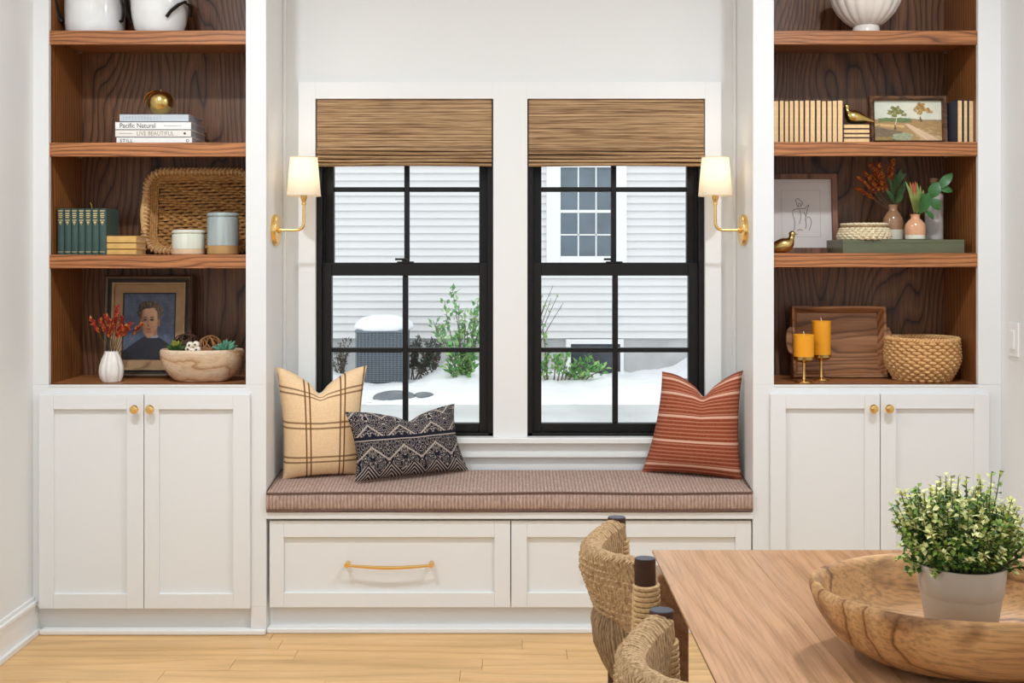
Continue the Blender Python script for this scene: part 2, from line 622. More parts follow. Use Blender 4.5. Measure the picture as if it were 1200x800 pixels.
# window casing: side, mullion, head, stool, apron
t4 = struct_root('trim_4', 'white window casing')
zc1 = PZ(96, YCs)
MB().box(NL, WX[0][0], YCs, YN, WZ0, zc1).build('casing_board', MAT['trim'], t4, bevel=0.0006)
MB().box(WX[0][1], WX[1][0], YCs, YN, WZ0, zc1).build('casing_board', MAT['trim'], t4, bevel=0.0006)
MB().box(WX[1][1], NR, YCs, YN, WZ0, zc1).build('casing_board', MAT['trim'], t4, bevel=0.0006)
for a, b in WX: MB().box(a, b, YCs, YN, WZ1, zc1).build('casing_board', MAT['trim'], t4, bevel=0.0006)
struct(MB().box(NL - 0.01, NR + 0.01, 4.138, YW, WZ0 - 0.022, WZ0).box(WX[0][0], WX[0][1], YW, YW + 0.012, WZ0 - 0.022, WZ0).box(WX[1][0], WX[1][1], YW, YW + 0.012, WZ0 - 0.022, WZ0).build('trim_5', MAT['trim'], bevel=0.004))
ap = MB()
ap.box(NL, NR, 4.164, YW, WZ0 - 0.062, WZ0 - 0.022)
ap.box(NL, NR, 4.158, YW, WZ0 - 0.076, WZ0 - 0.062)
struct(ap.build('trim_6', MAT['trim'], bevel=0.002))
# corner beads where the bay meets the niche
struct(MB().box(BL, BL + 0.012, YW - 0.012, YW, 0.3, ZC).build('trim_7', MAT['trim'], bevel=0.003))
struct(MB().box(BR - 0.012, BR, YW - 0.012, YW, 0.3, ZC).build('trim_8', MAT['trim'], bevel=0.003))


# ------------------------------------------------------------------ windows
def window(name, wx, gl_u, gl_l, mu_u, mu_l, lockx):
    r = struct_root(name, 'black double-hung window')
    a, b = wx
    z0, z1 = WZ0, WZ1
    fr = MB()
    fw = 0.02
    fr.box(a, a + fw, 4.186, 4.32, z0, z1); fr.box(b - fw, b, 4.186, 4.32, z0, z1)
    fr.box(a, b, 4.186, 4.32, z1 - fw, z1); fr.box(a, b, 4.186, 4.32, z0, z0 + 0.012)
    fr.box(a + fw, a + fw + 0.006, 4.222, 4.32, z0, z1); fr.box(b - fw - 0.006, b - fw, 4.222, 4.32, z0, z1)
    fr.build('frame', MAT['black'], r, bevel=0.0015)

    def sash(nm, Y0, Y1, xa, xb, gx0, gx1, gz0, gz1, za, zb, mx0, mx1, mz0, mz1):
        s = MB()
        s.box(xa, gx0, Y0, Y1, za, zb); s.box(gx1, xb, Y0, Y1, za, zb)
        s.box(gx0, gx1, Y0, Y1, za, gz0); s.box(gx0, gx1, Y0, Y1, gz1, zb)
        s.box(gx0 - 0.001, gx1 + 0.001, Y0 + 0.004, Y0 + 0.012, za, za + 0.004)
        so = s.build(nm, MAT['black'], r, bevel=0.003)
        mm = MB().box(mx0, mx1, Y0 + 0.005, Y1 - 0.004, gz0, gz1)
        mm.build('vertical_muntin', MAT['black'], so, bevel=0.003)
        for qa, qb in ((gx0, mx0), (mx1, gx1)):
            MB().box(qa, qb, Y0 + 0.005, Y1 - 0.004, mz0, mz1).build('horizontal_muntin', MAT['black'], so, bevel=0.003)
        yp = (Y0 + Y1) / 2
        for xa_, xb_ in ((gx0, mx0), (mx1, gx1)):
            for za_, zb_ in ((gz0, mz0), (mz1, gz1)):
                MB().box(xa_, xb_, yp - 0.002, yp + 0.002, za_, zb_).build('pane', MAT['glass'], so, smooth=False)

    Yl, Yu = 4.205, 4.242
    sash('upper_sash', Yu, Yu + 0.034, a + fw, b - fw, PX(gl_u[0], Yu), PX(gl_u[1], Yu), PZ(307.5, Yu), PZ(136, Yu), PZ(316, Yu), z1 - fw,
         PX(mu_u[0], Yu), PX(mu_u[1], Yu), PZ(224.5, Yu), PZ(219, Yu))
    sash('lower_sash', Yl, Yl + 0.034, a + 0.007, b - 0.007, PX(gl_l[0], Yl), PX(gl_l[1], Yl), PZ(496, Yl), PZ(323, Yl), z0 + 0.012, PZ(308, Yl),
         PX(mu_l[0], Yl), PX(mu_l[1], Yl), PZ(413, Yl), PZ(407.5, Yl))
    zz = PZ(308, Yl)
    lx = PX(lockx, Yl)
    k = MB()
    k.box(lx - 0.028, lx + 0.034, Yl - 0.004, Yl + 0.024, zz, zz + 0.006)
    k.lathe([(0.011, 0), (0.011, 0.009), (0.007, 0.012)], 14, (lx, Yl + 0.010, zz + 0.006))
    k.box(lx - 0.036, lx, Yl, Yl + 0.012, zz + 0.010, zz + 0.018)
    k.build('sash_lock', MAT['black'], r, bevel=0.001)
    return r


window('window_1', WX[0], (391, 561.5), (388.5, 561.5), (473.5, 479.5), (471.5, 478), 474)
window('window_2', WX[1], (634.5, 805), (634.5, 807), (716.3, 722.5), (718, 724.5), 719)


# woven shades
def blind(label, xa, xb):
    Y = 4.176
    a, b = PX(xa, Y), PX(xb, Y)
    zt, zb = PZ(117, Y), PZ(195.5, Y)
    t = thing('roman_blind', label, 'blind', ((a + b) / 2, Y, zt), 'woven roman shades in the window heads')
    h = MB().box(a + 0.004, b - 0.004, Y + 0.004, Y + 0.030, zt - 0.03, zt + 0.003)
    h.build('headrail', MAT['reed'], t, bevel=0.002)
    zf = PZ(173, Y)
    body = MB()
    n = 30
    body.v, body.f = [], []
    for i in range(n + 1):
        q = i / n
        z = zt + (zf - zt) * q
        yy = Y - 0.004 * math.sin(q * PI) + 0.0006 * (i % 2)
        body.v += [(a, yy, z), (b, yy, z), (b, yy + 0.004, z), (a, yy + 0.004, z)]
    for i in range(n):
        for j in range(4):
            j2 = (j + 1) % 4
            body.face((4 * i + j, 4 * (i + 1) + j, 4 * (i + 1) + j2, 4 * i + j2))
    body.face((0, 1, 2, 3)); body.face((4 * n + 3, 4 * n + 2, 4 * n + 1, 4 * n))
    body.build('reed_panel', MAT['reed'], t)
    MB().box(a + 0.004, b - 0.004, Y + 0.004, Y + 0.008, zb + 0.004, zf + 0.004).build('fold_backing', plain('fold_gap_shade', '#3a2b1e', 0.9), t)  # dark sheet added as the shade in the gaps between folds
    # stacked folds at the bottom
    k = 5
    for i in range(k):
        z1 = zf - (zf - zb) * i / k
        z0 = zf - (zf - zb) * (i + 1) / k
        f = MB()
        pts = []
        nx = 9
        hh = (z1 - z0)
        for j in range(nx):
            q = j / (nx - 1)
            pts.append((a + (b - a) * q, Y - 0.004 - 0.0016 * i, (z0 + z1) / 2 + 0.0015 * math.sin(q * 5 + i * 1.3)))
        f.tube(pts, hh * 0.42, 10, up=(0, 0, 1), flat=0.8)
        f.build('fold', MAT['reed'], t)
    return t


blind('woven brown reed shade at the head of the window nearer the plaid pillow', 371.5, 576.3)
blind('woven brown reed shade at the head of the window nearer the rust pillow', 619.5, 825)


# ------------------------------------------------------------------ built-in bookcases
def shaker(x0, x1, z0, z1, ix0, ix1, iz0, iz1, Y0, Y1, rec=0.013):
    s = MB()
    s.box(x0, ix0, Y0, Y1, z0, z1); s.box(ix1, x1, Y0, Y1, z0, z1)
    s.box(ix0, ix1, Y0, Y1, z0, iz0); s.box(ix0, ix1, Y0, Y1, iz1, z1)
    s.box(ix0 - 0.004, ix1 + 0.004, Y0 + rec, Y1 - 0.001, iz0 - 0.004, iz1 + 0.004)
    return s


def knob(px, py, Y, parent):
    c = P(px, py, Y - 0.026)
    k = MB()
    prof = [(0.0068, 0.0), (0.0055, 0.004), (0.0048, 0.010), (0.008, 0.014), (0.0145, 0.019), (0.0158, 0.024), (0.0135, 0.0285), (0.005, 0.031)]
    k.lathe(prof, 20)
    k.xf(Matrix.Translation((c.x, Y, c.z)) @ Matrix.Rotation(R(90), 4, 'X'))
    k.build('knob', MAT['brass'], parent)


ZBASE = PZ(450.5, YF)                      # cabinet top = lowest shelf
SH = {'L': [(35.7, 52), (167, 183.2), (298.3, 314.3)], 'R': [(35.7, 52), (166.2, 182.7), (296.6, 313)]}
ZSH = {}


def bookcase(side, fo0, op0, op1, fo1, lab, lab2, dx, dz, kx):
    Xa, Xb = (XL, BL) if side == 'L' else (BR, XR)
    oa, ob = PX(op0, YF), PX(op1, YF)
    top = ZC - 0.02
    t = thing('bookcase', lab, 'bookcase', ((Xa + Xb) / 2, YF, ZBASE), 'built-in bookcases beside the windows')
    MB().box(Xa, oa, YF, YF + 0.02, ZBASE, top).build('stile', MAT['paint'], t, bevel=0.0015)
    MB().box(ob, Xb, YF, YF + 0.02, ZBASE, top).build('stile', MAT['paint'], t, bevel=0.0015)
    MB().box(oa, ob, YF, YF + 0.02, top - 0.12, top).build('top_rail', MAT['paint'], t, bevel=0.0015)
    ia, ib = oa - 0.002, ob + 0.002
    MB().box(ia - 0.018, ib + 0.018, YB, YB + 0.012, ZBASE, top - 0.1).build('back_panel', MAT['oak_back'], t)
    MB().box(ia - 0.018, ia, YF + 0.02, YB, ZBASE, top - 0.1).build('side_panel', MAT['oak_side'], t)
    MB().box(ib, ib + 0.018, YF + 0.02, YB, ZBASE, top - 0.1).build('side_panel', MAT['oak_side'], t)
    MB().box(ia, ib, YF + 0.02, YB, top - 0.12, top - 0.1).build('top_panel', MAT['oak_side'], t)
    # outer white sides toward the bay
    if side == 'L': MB().box(Xb - 0.018, Xb, YF + 0.02, YW, ZBASE, top).build('outer_side', MAT['paint'], t)
    else: MB().box(Xa, Xa + 0.018, YF + 0.02, YW, ZBASE, top).build('outer_side', MAT['paint'], t)
    # bottom deck
    MB().box(ia, ib, YF + 0.004, YB, ZBASE - 0.018, ZBASE).build('bottom_shelf', MAT['oak_shelf'], t)
    zs = []
    for y0, y1 in SH[side]:
        z1, z0 = PZ(y0, YF + 0.008), PZ(y1, YF + 0.008)
        zs.append(z1)
        s = MB().box(ia + 0.001, ib - 0.001, YF + 0.028, YB - 0.001, z1 - 0.024, z1).build('shelf', MAT['oak_shelf'], t, bevel=0.001)
        MB().box(ia + 0.001, ib - 0.001, YF + 0.008, YF + 0.028, z0, z1).build('shelf_nosing', MAT['oak_shelf'], s, bevel=0.002)
        for xx, sg in ((ia, 1), (ib, -1)):
            for yy in (YF + 0.06, YB - 0.035):
                p = MB()
                p.box(xx, xx + sg * 0.012, yy - 0.004, yy + 0.004, z1 - 0.031, z1 - 0.0245)
                p.build('shelf_pin', MAT['pin'], s, bevel=0.001)
    ZSH[side] = zs
    # base cabinet
    b = thing('base_cabinet', lab2, 'cabinet', ((Xa + Xb) / 2, YF, 0), 'white base cabinets under the bookcases')
    m_ = MB()
    zlo = PZ(713, YF - 0.02)
    m_.box(Xa, Xb, YF, YF + 0.02, zlo, ZBASE)
    tx0, tx1 = PX(dx[0][0] - 2, YF), PX(dx[1][1] + 1, YF)
    m_.box(Xa, tx0, YF, YF + 0.02, 0, zlo); m_.box(tx1, Xb, YF, YF + 0.02, 0, zlo)
    m_.box(tx0, tx1, YF + 0.022, YF + 0.035, 0, zlo + 0.01)
    m_.box(Xa, Xa + 0.018, YF + 0.02, YW, 0, ZBASE - (0 if side == 'R' else 0.02))
    m_.box(Xb - 0.018, Xb, YF + 0.02, YW, 0, ZBASE - (0 if side == 'L' else 0.02))
    m_.box(oa, ob, YF - 0.002, YF + 0.01, ZBASE - 0.008, ZBASE)
    m_.build('body', MAT['paint'], b, bevel=0.0012)
    Yd = YF - 0.02
    zd0, zd1 = PZ(dz[1], Yd), PZ(dz[0], Yd)
    for (a, c, ia_, ic_), kp in zip(dx, kx):
        d = shaker(PX(a, Yd) + 0.0013, PX(c, Yd) - 0.0013, zd0, zd1, PX(ia_, Yd), PX(ic_, Yd), PZ(dz[3], Yd), PZ(dz[2], Yd), Yd, YF - 0.001)
        do = d.build('door', MAT['paint'], b, bevel=0.0012)
        knob(kp, (dz[0] + 17.6), Yd, do)
    return t


bookcase('L', 32, 57, 288, 312, 'tall white built-in bookcase with dark oak shelves holding the green books and portrait',
         'white two-door base cabinet under the bookcase beside the plaid pillow',
         [(45, 168.6, 62.5, 148.5), (168.6, 293, 186, 273)], (462.3, 713, 479.6, 695.8), (156.5, 175))
bookcase('R', 882, 907, 1146.5, 1173.5, 'tall white built-in bookcase with dark oak shelves holding the landscape painting and candles',
         'white two-door base cabinet under the bookcase behind the dining table',
         [(902.8, 1031.7, 921, 1013.5), (1031.7, 1160, 1050, 1142)], (461.7, 713, 478.8, 695.5), (1024.6, 1043))

# ------------------------------------------------------------------ window bench
zb1, zb0 = PZ(600, 3.885), PZ(608, 3.885)
be = thing('window_bench', 'white built-in window bench with two wide drawers below the windows', 'bench', (0, 3.885, 0))
MB().box(BL, BR, 3.885, YW, zb0, zb1).build('seat_board', MAT['paint'], be, bevel=0.002)
MB().box(BL, BR, 3.935, YW, 0.0, zb0 - 0.001).box(BL, BR, 3.932, 3.94, 0.0, PZ(700, 3.9)).build('body', MAT['paint'], be)
for (a, c, ia_, ic_) in ((315.8, 598, 332.5, 579.5), (599.2, 880.5, 617.5, 862)):
    Yd = 3.897
    d = shaker(PX(a, Yd), PX(c, Yd), PZ(711.5, Yd), PZ(610.3, Yd), PX(ia_, Yd), PX(ic_, Yd), PZ(694.5, Yd), PZ(629.3, Yd), Yd, 3.920)
    do = d.build('drawer', MAT['paint'], be, bevel=0.0012)
    cxp = (a + c) / 2 - 0.5
    yp = Yd + 0.009
    pts = []
    for i in range(15):
        q = i / 14
        pts.append((PX(cxp + (q - 0.5) * 96, Yd), Yd - 0.020 - 0.006 * math.sin(q * PI), PZ(660.6 + 2.2 * math.sin(q * PI), Yd)))
    h = MB().tube(pts, [0.0045 + 0.002 * math.sin(PI * i / 14) for i in range(15)], 8, flat=0.7)
    for q in (-0.5, 0.5):
        x = PX(cxp + q * 98, Yd); z = PZ(660.3, Yd)
        h.tube([(x, yp, z), (x, Yd - 0.014, z), (x, Yd - 0.025, z)], [0.009, 0.007, 0.0085], 12)
    h.build('handle', MAT['brass'], do)

# cushion
cu = thing('bench_cushion', 'long taupe corduroy bench cushion lying on the window bench', 'cushion', (0, 4.15, zb1))
cm = MB()
zt = PZ(576.5, 3.88)
YBK = 4.166
zk = PZ(548.5, YBK)                                         # the crown rises toward the back
prof = [(YBK - 0.004, zb1 + 0.003), (YBK, zb1 + 0.02), (YBK, zk - 0.03), (YBK - 0.006, zk - 0.008)]
ntop = 10
for i in range(1, ntop):
    q = i / ntop
    prof.append((YBK - 0.008 + (3.90 - YBK + 0.008) * q, 'p%f' % q))
prof += [(3.892, zt + 0.002), (3.882, zt - 0.004), (3.876, zt - 0.02), (3.876, zb1 + 0.02), (3.882, zb1 + 0.006), (3.90, zb1 + 0.0005), (4.15, zb1 + 0.0005)]
NX = 60
for i in range(NX + 1):
    x = BL + 0.002 + (BR - BL - 0.004) * i / NX
    e = min(1, min(i, NX - i) / 5)
    e = math.sin(e * PI / 2) ** 0.5 if e > 0 else 0.0
    for (yy, zz) in prof:
        if isinstance(zz, str):
            q = float(zz[1:])
            z = zk + (zt - zk) * q + 0.006 * (math.sin(q * PI) ** 0.6) * (0.3 + 0.7 * e)
        else:
            z = zz + (0.0016 * math.sin(x * 9) if zz > zt - 0.03 else 0)
        cm.v.append((x, yy, z))
k = len(prof)
for i in range(NX):
    for j in range(k):
        j2 = (j + 1) % k
        cm.face((i * k + j, i * k + j2, (i + 1) * k + j2, (i + 1) * k + j))
cm.face(list(range(k))[::-1]); cm.face([NX * k + j for j in range(k)])
cm.build('cushion_body', MAT['cord'], cu, ang=60)
pp = MB()
for zz, yy in ((zt - 0.003, 3.879), (zb1 + 0.006, 3.879)):
    pp = MB()
    pts = [(BL + 0.004 + (BR - BL - 0.008) * i / 50, yy, zz + 0.0016 * math.sin((BL + (BR - BL) * i / 50) * 9)) for i in range(51)]
    if zz > zt - 0.02: pts = [(BL + 0.003, YBK - 0.01, zk - 0.002), (BL + 0.003, 4.03, (zt + zk) / 2 + 0.002), (BL + 0.003, 3.9, zt)] + pts + [(BR - 0.003, 3.9, zt), (BR - 0.003, 4.03, (zt + zk) / 2 + 0.002), (BR - 0.003, YBK - 0.01, zk - 0.002)]
    pp.tube(pts, 0.0036, 6)
    pp.build('piping', MAT['cord_pipe'], cu)


# ------------------------------------------------------------------ pillows
def pillow(label, c, T, dent, mats, ein=0.05, n=30, seed=1, dentu=0.0, front=0.5):
    BLc, BRc, TRc, TLc = c
    nrm = (BRc - BLc).cross(TLc - BLc).normalized()
    if nrm.y > 0: nrm = -nrm
    ux = ((BRc - BLc) + (TRc - TLc)) * 0.5
    uz = ((TLc - BLc) + (TRc - BRc)) * 0.5
    mb = MB()
    mb.uv = []
    idx = [{}, {}]
    for side in (0, 1):
        for i in range(n + 1):
            for j in range(n + 1):
                border = i in (0, n) or j in (0, n)
                if side == 1 and border:
                    idx[1][i, j] = idx[0][i, j]
                    continue
                u, v = i / n, j / n
                U, V = 2 * u - 1, 2 * v - 1
                p = BLc * (1 - u) * (1 - v) + BRc * u * (1 - v) + TRc * u * v + TLc * (1 - u) * v
                p = p - ux * (ein * (1 - V * V) * U * abs(U) ** 2) - uz * (ein * 0.6 * (1 - U * U) * V * abs(V) ** 2)
                g_ = 0.75 * math.exp(-((U - dentu) / 0.50) ** 2) + 0.40 * math.exp(-((U - dentu) / 0.13) ** 2)
                p = p - uz * (dent * g_ * max(0, v) ** 5)
                h = T * (max(0.0, (1 - abs(U) ** 2.6) * (1 - abs(V) ** 2.6))) ** 0.55
                h *= 1 - 0.55 * math.exp(-((U - dentu) / 0.22) ** 2) * max(0, v) ** 6
                h += 0.003 * noise.noise(Vector((u * 5 + seed, v * 5, side))) * (0 if border else 1)
                q = p + nrm * (h * (front if side == 0 else -(1 - front)))
                idx[side][i, j] = len(mb.v)
                mb.v.append(tuple(q))
                mb.uv.append((u, v))
    for side in (0, 1):
        for i in range(n):
            for j in range(n):
                q = (idx[side][i, j], idx[side][i + 1, j], idx[side][i + 1, j + 1], idx[side][i, j + 1])
                mb.face(q if side == 0 else q[::-1], side)
    o = mb.build('throw_pillow', list(mats), None, ang=80)
    # seam piping around the edge would be a part of its own only where it shows: pale back is a material zone
    return tag(o, label, 'pillow', 'throw pillows on the window bench')


pillow('cream plaid square pillow with brown double lines leaning in the bench corner',
       (P(331, 563, 4.02), P(424, 557.5, 4.085), P(430, 428, 4.125), P(322.5, 429, 4.012)), 0.125, 0.20, (MAT['plaid'], MAT['linen']), seed=3, front=0.62, dentu=-0.05)
pillow('navy and cream block-print lumbar pillow in front of the plaid pillow',
       (P(416, 565, 3.955), P(549, 551, 4.11), P(532.5, 472.5, 4.135), P(404, 482.5, 3.985)), 0.10, 0.16, (MAT['navy'], MAT['linen']), ein=0.045, seed=8, front=0.65, dentu=0.1)
pillow('rust red striped square pillow leaning against the bay wall under the window',
       (P(752, 553, 4.105), P(870, 564, 4.015), P(871, 433, 4.035), P(776, 435, 4.125)), 0.125, 0.20, (MAT['rust'], MAT['linen']), seed=12, front=0.62, dentu=0.1)


# ------------------------------------------------------------------ wall sconces
def shade_mat():
    m = NT('linen_lampshade', 0.9)
    m.t.nodes.remove(m.b)
    d = m.n('ShaderNodeBsdfDiffuse'); d.inputs[0].default_value = (0.86, 0.80, 0.70, 1)
    tl = m.n('ShaderNodeBsdfTranslucent'); tl.inputs[0].default_value = (0.95, 0.90, 0.80, 1)
    mx = m.n('ShaderNodeMixShader'); mx.inputs[0].default_value = 0.55
    m.l(d.outputs[0], mx.inputs[1]); m.l(tl.outputs[0], mx.inputs[2])
    m.l(mx.outputs[0], m.t.nodes['Material Output'].inputs['Surface'])
    return m.mat


MAT['shade'] = shade_mat()
m = NT('lit_bulb')
m.b.inputs['Emission Color'].default_value = (1, 0.82, 0.55, 1)
m.b.inputs['Emission Strength'].default_value = 6
m.col((0.9, 0.85, 0.75))
MAT['bulb'] = m.mat


def sconce(sg, label):
    Y = 4.02
    xw = BL if sg > 0 else BR
    z = PZ(269.5, Y)
    t = thing('wall_sconce', label, 'sconce', (xw, Y, z), 'brass wall sconces flanking the windows')
    rot = Matrix.Translation((xw, Y, z)) @ Matrix.Rotation(R(90 * sg), 4, 'Y')
    b = MB().lathe([(0.0565, 0), (0.0565, 0.012), (0.054, 0.0165), (0.030, 0.018), (0.012, 0.0185), (0.011, 0.026)], 40)
    b.xf(rot).build('backplate', MAT['brass'], t)
    xs = xw + sg * 0.108
    pts = [(xw + sg * 0.018, Y, z)]
    rr = 0.026
    pts.append((xs - sg * rr, Y, z))
    for i in range(1, 8):
        a = (PI / 2) * i / 7
        pts.append((xs - sg * rr + sg * rr * math.sin(a), Y, z + rr * (1 - math.cos(a))))
    zt = PZ(231, Y)
    pts.append((xs, Y, zt - 0.022))
    MB().tube(pts, 0.0052, 12).build('arm', MAT['brass'], t)
    MB().lathe([(0.0075, 0), (0.0085, 0.004), (0.006, 0.010), (0.0085, 0.016), (0.0115, 0.024), (0.0125, 0.06)], 20, (xs, Y, zt - 0.028)).build('socket', MAT['brass'], t)
    z0, z1 = PZ(229.8, Y), PZ(184.3, Y)
    s = MB()
    n = 48
    for r0, zz in ((0.0612, z0), (0.0488, z1), (0.0478, z1), (0.0602, z0)):
        for i in range(n):
            a = 2 * PI * i / n
            s.v.append((xs + r0 * math.cos(a), Y + r0 * math.sin(a), zz))
    for j in range(4):
        j2 = (j + 1) % 4
        for i in range(n):
            i2 = (i + 1) % n
            s.face((j * n + i, j * n + i2, j2 * n + i2, j2 * n + i))
    so = s.build('lamp_shade', MAT['shade'], t)
    for r0, zz in ((0.0614, z0 + 0.0015), (0.049, z1 - 0.0015)):
        tr_ = MB()
        tr_.tube([(xs + r0 * math.cos(2 * PI * i / 40), Y + r0 * math.sin(2 * PI * i / 40), zz) for i in range(40)], 0.0016, 6, closed=True)
        tr_.build('shade_trim', MAT['shade'], so)
    MB().sphere((xs, Y, (z0 + z1) / 2 - 0.005), 0.02, 16, 10).build('bulb', MAT['bulb'], t)
    l = bpy.data.lights.new('sconce_bulb', 'POINT')
    l.energy = 0.55
    l.color = (1.0, 0.86, 0.70)
    l.shadow_soft_size = 0.022
    lo = bpy.data.objects.new('sconce_bulb', l)
    lo.location = (0, 0, 0)
    COL.objects.link(lo)
    lo.parent = t
    lo.location = (xs - xw, 0, (z0 + z1) / 2 + 0.022 - z)


sconce(1, 'brass swing-arm style wall sconce with lit cream shade on the bay wall above plaid pillow')
sconce(-1, 'brass wall sconce with lit cream shade on the bay wall above the rust pillow')

# switch plate on the right wall
Y = 3.787
sw = thing('light_switch', 'white wall switch plate on the side wall beside the candle bookcase', 'switch', (XR, Y, PZ(398, Y)))
z = PZ(398, Y)
MB().box(XR - 0.006, XR, Y - 0.036, Y + 0.036, z - 0.058, z + 0.058).build('plate', MAT['trim'], sw, bevel=0.002)
MB().box(XR - 0.012, XR - 0.006, Y - 0.017, Y + 0.017, z - 0.033, z + 0.033).build('rocker', MAT['trim'], sw, bevel=0.002)


# ------------------------------------------------------------------ generic builders for shelf things
def lean(base, deg, zrot=0):
    return Matrix.Translation(base) @ Matrix.Rotation(R(zrot), 4, 'Z') @ Matrix.Rotation(R(-deg), 4, 'X')


def painted(name, W, H, nu, nv, fn, parent, M, y=0.0, ins=0.0):
    mb = MB()
    cols = []
    for j in range(nv + 1):
        for i in range(nu + 1):
            u, v = i / nu, j / nv
            mb.v.append((-W / 2 + W * u, y, ins + H * v))
            cols.append(fn(u, v))
    for j in range(nv):
        for i in range(nu):
            a = j * (nu + 1) + i
            mb.face((a, a + 1, a + nu + 2, a + nu + 1))
    mb.xf(M)
    m = bpy.data.materials.get('paint_' + name)
    if m is None:
        k = NT('paint_' + name, 0.55)
        at = k.n('ShaderNodeVertexColor', layer_name='Col')
        k.l(at.outputs[0], k.b.inputs['Base Color'])
        nz_ = k.noise(k.coords((160, 160, 160)), 1.0, 3)
        k.bump(nz_, 0.15, 0.001)
        m = k.mat
    o = mb.build(name, m, parent, smooth=False)
    ca = o.data.color_attributes.new('Col', 'FLOAT_COLOR', 'POINT')
    for i, c in enumerate(cols): ca.data[i].color = (*c, 1)
    return o


def mixc(a, b, t):
    t = max(0, min(1, t))
    return tuple(x + (y_ - x) * t for x, y_ in zip(a, b))


def sstep(e0, e1, x):
    t = max(0, min(1, (x - e0) / (e1 - e0)))
    return t * t * (3 - 2 * t)


def book_flat(label, x0, x1, y0, y1, z0, z1, cover, pages, group=None, spine='front', texts=(), cat='book'):
    """a book lying flat; spine toward the room (front) or page edges toward the room (spine='back')"""
    t = thing('book', label, cat, ((x0 + x1) / 2, (y0 + y1) / 2, z0), group)
    c = MB()
    th = min(0.0022, (z1 - z0) * 0.12)
    c.box(x0, x1, y0, y1, z0, z0 + th); c.box(x0, x1, y0, y1, z1 - th, z1)
    if spine == 'front': c.box(x0, x1, y0, y0 + 0.003, z0, z1); pb = (x0 + 0.003, x1 - 0.003, y0 + 0.003, y1 - 0.003)
    else: c.box(x0, x1, y1 - 0.003, y1, z0, z1); pb = (x0 + 0.003, x1 - 0.003, y0 + 0.003, y1 - 0.003)
    c.build('cover', cover, t, bevel=0.0006)
    MB().box(pb[0], pb[1], pb[2], pb[3], z0 + th, z1 - th).build('page_block', pages, t)
    return t


def book_up(label, x0, x1, y0, y1, z0, z1, cover, pages, group=None, spine='front', tilt=0.0, round_=0.0):
    t = thing('book', label, 'book', ((x0 + x1) / 2, y0, z0), group)
    th = 0.0022
    c = MB()
    c.box(x0, x0 + th, y0, y1, z0, z1); c.box(x1 - th, x1, y0, y1, z0, z1)
    M_ = None
    if spine == 'front':
        if round_:
            n = 8
            b = len(c.v)
            for zz in (z0, z1):
                for i in range(n + 1):
                    a = PI * i / n
                    c.v.append(((x0 + x1) / 2 - (x1 - x0) / 2 * math.cos(a), y0 - round_ * math.sin(a), zz))
                c.v.append(((x0 + x1) / 2, y0 + 0.003, zz))
            k = n + 2
            for i in range(k):
                i2 = (i + 1) % k
                c.face((b + i, b + i2, b + k + i2, b + k + i))
            c.face([b + i for i in range(k)][::-1]); c.face([b + k + i for i in range(k)])
        else:
            c.box(x0, x1, y0, y0 + 0.003, z0, z1)
        pb = MB().box(x0 + th, x1 - th, y0 + 0.003, y1 - 0.004, z0 + 0.003, z1 - 0.003)
    else:
        c.box(x0, x1, y1 - 0.003, y1, z0, z1)
        pb = MB().box(x0 + th, x1 - th, y0 + 0.003, y1 - 0.003, z0 + 0.003, z1 - 0.003)
    c.build('cover', cover, t, bevel=0.0006)
    pb.build('page_block', pages, t)
    return t


FONT = None


def lettering(txt, size, loc, mat, parent, name='spine_lettering', rot=(R(90), 0, 0), align='LEFT', sx=1.0, space=1.0):
    cu_ = bpy.data.curves.new(name, 'FONT')
    cu_.body = txt
    cu_.size = size
    cu_.extrude = 0.0002
    cu_.align_x = align
    cu_.space_character = space
    cu_.materials.append(mat)
    tmp = bpy.data.objects.new('tmp', cu_)
    COL.objects.link(tmp)
    bpy.context.view_layer.update()
    me = bpy.data.meshes.new_from_object(tmp.evaluated_get(bpy.context.evaluated_depsgraph_get()))
    bpy.data.objects.remove(tmp, do_unlink=True)
    bpy.data.curves.remove(cu_)
    me.name = name
    o = bpy.data.objects.new(name, me)
    o['kind'] = 'stuff'
    COL.objects.link(o)
    off = Vector((0, 0, 0)); p = parent
    while p is not None:
        off += p.location; p = p.parent
    o.parent = parent
    o.location = Vector(loc) - off
    o.rotation_euler = rot
    o.scale = (sx, 1, 1)
    return o


MAT['page'] = plain('cream_pages', '#f0c792', 0.8, var=0.08, scale=90)
MAT['white_page'] = plain('white_pages', '#b9bac0', 0.8, var=0.06, scale=90)
MAT['dark_cover'] = plain('dark_book_cover', '#2b2226', 0.6, var=0.15)
MAT['navy_cover'] = plain('navy_book_cover', '#272b3c', 0.6, var=0.12)
MAT['green_cover'] = plain('green_cloth_cover', '#38504a', 0.65, var=0.1, scale=40, bump=0.1)
MAT['gold'] = plain('gilt', (0.85, 0.66, 0.32), 0.4, 0.6)
MAT['white_cover'] = plain('white_book_cover', '#f3f1ec', 0.5, var=0.02)
MAT['ivory_cover'] = plain('ivory_book_cover', '#efe9df', 0.5, var=0.02)
MAT['grey_cover'] = plain('pale_grey_book_cover', '#c3cad0', 0.5, var=0.02)
MAT['yellow_cover'] = plain('ochre_book_cover', '#dcae62', 0.6, var=0.1, scale=30)
MAT['ink'] = plain('dark_ink', '#4b4846', 0.6)
MAT['pale_ink'] = plain('pale_ink', '#a9a49c', 0.6)
MAT['tan_ink'] = plain('tan_ink', '#9d8e7c', 0.6)
MAT['crock'] = plain('white_crock_glaze', '#e6e5e3', 0.12, var=0.05, scale=18)
MAT['bowl_white'] = plain('white_fluted_glaze', '#e9e1d8', 0.25, var=0.03)
MAT['leather'] = plain('black_leather', '#1b1817', 0.45, var=0.2, scale=60)
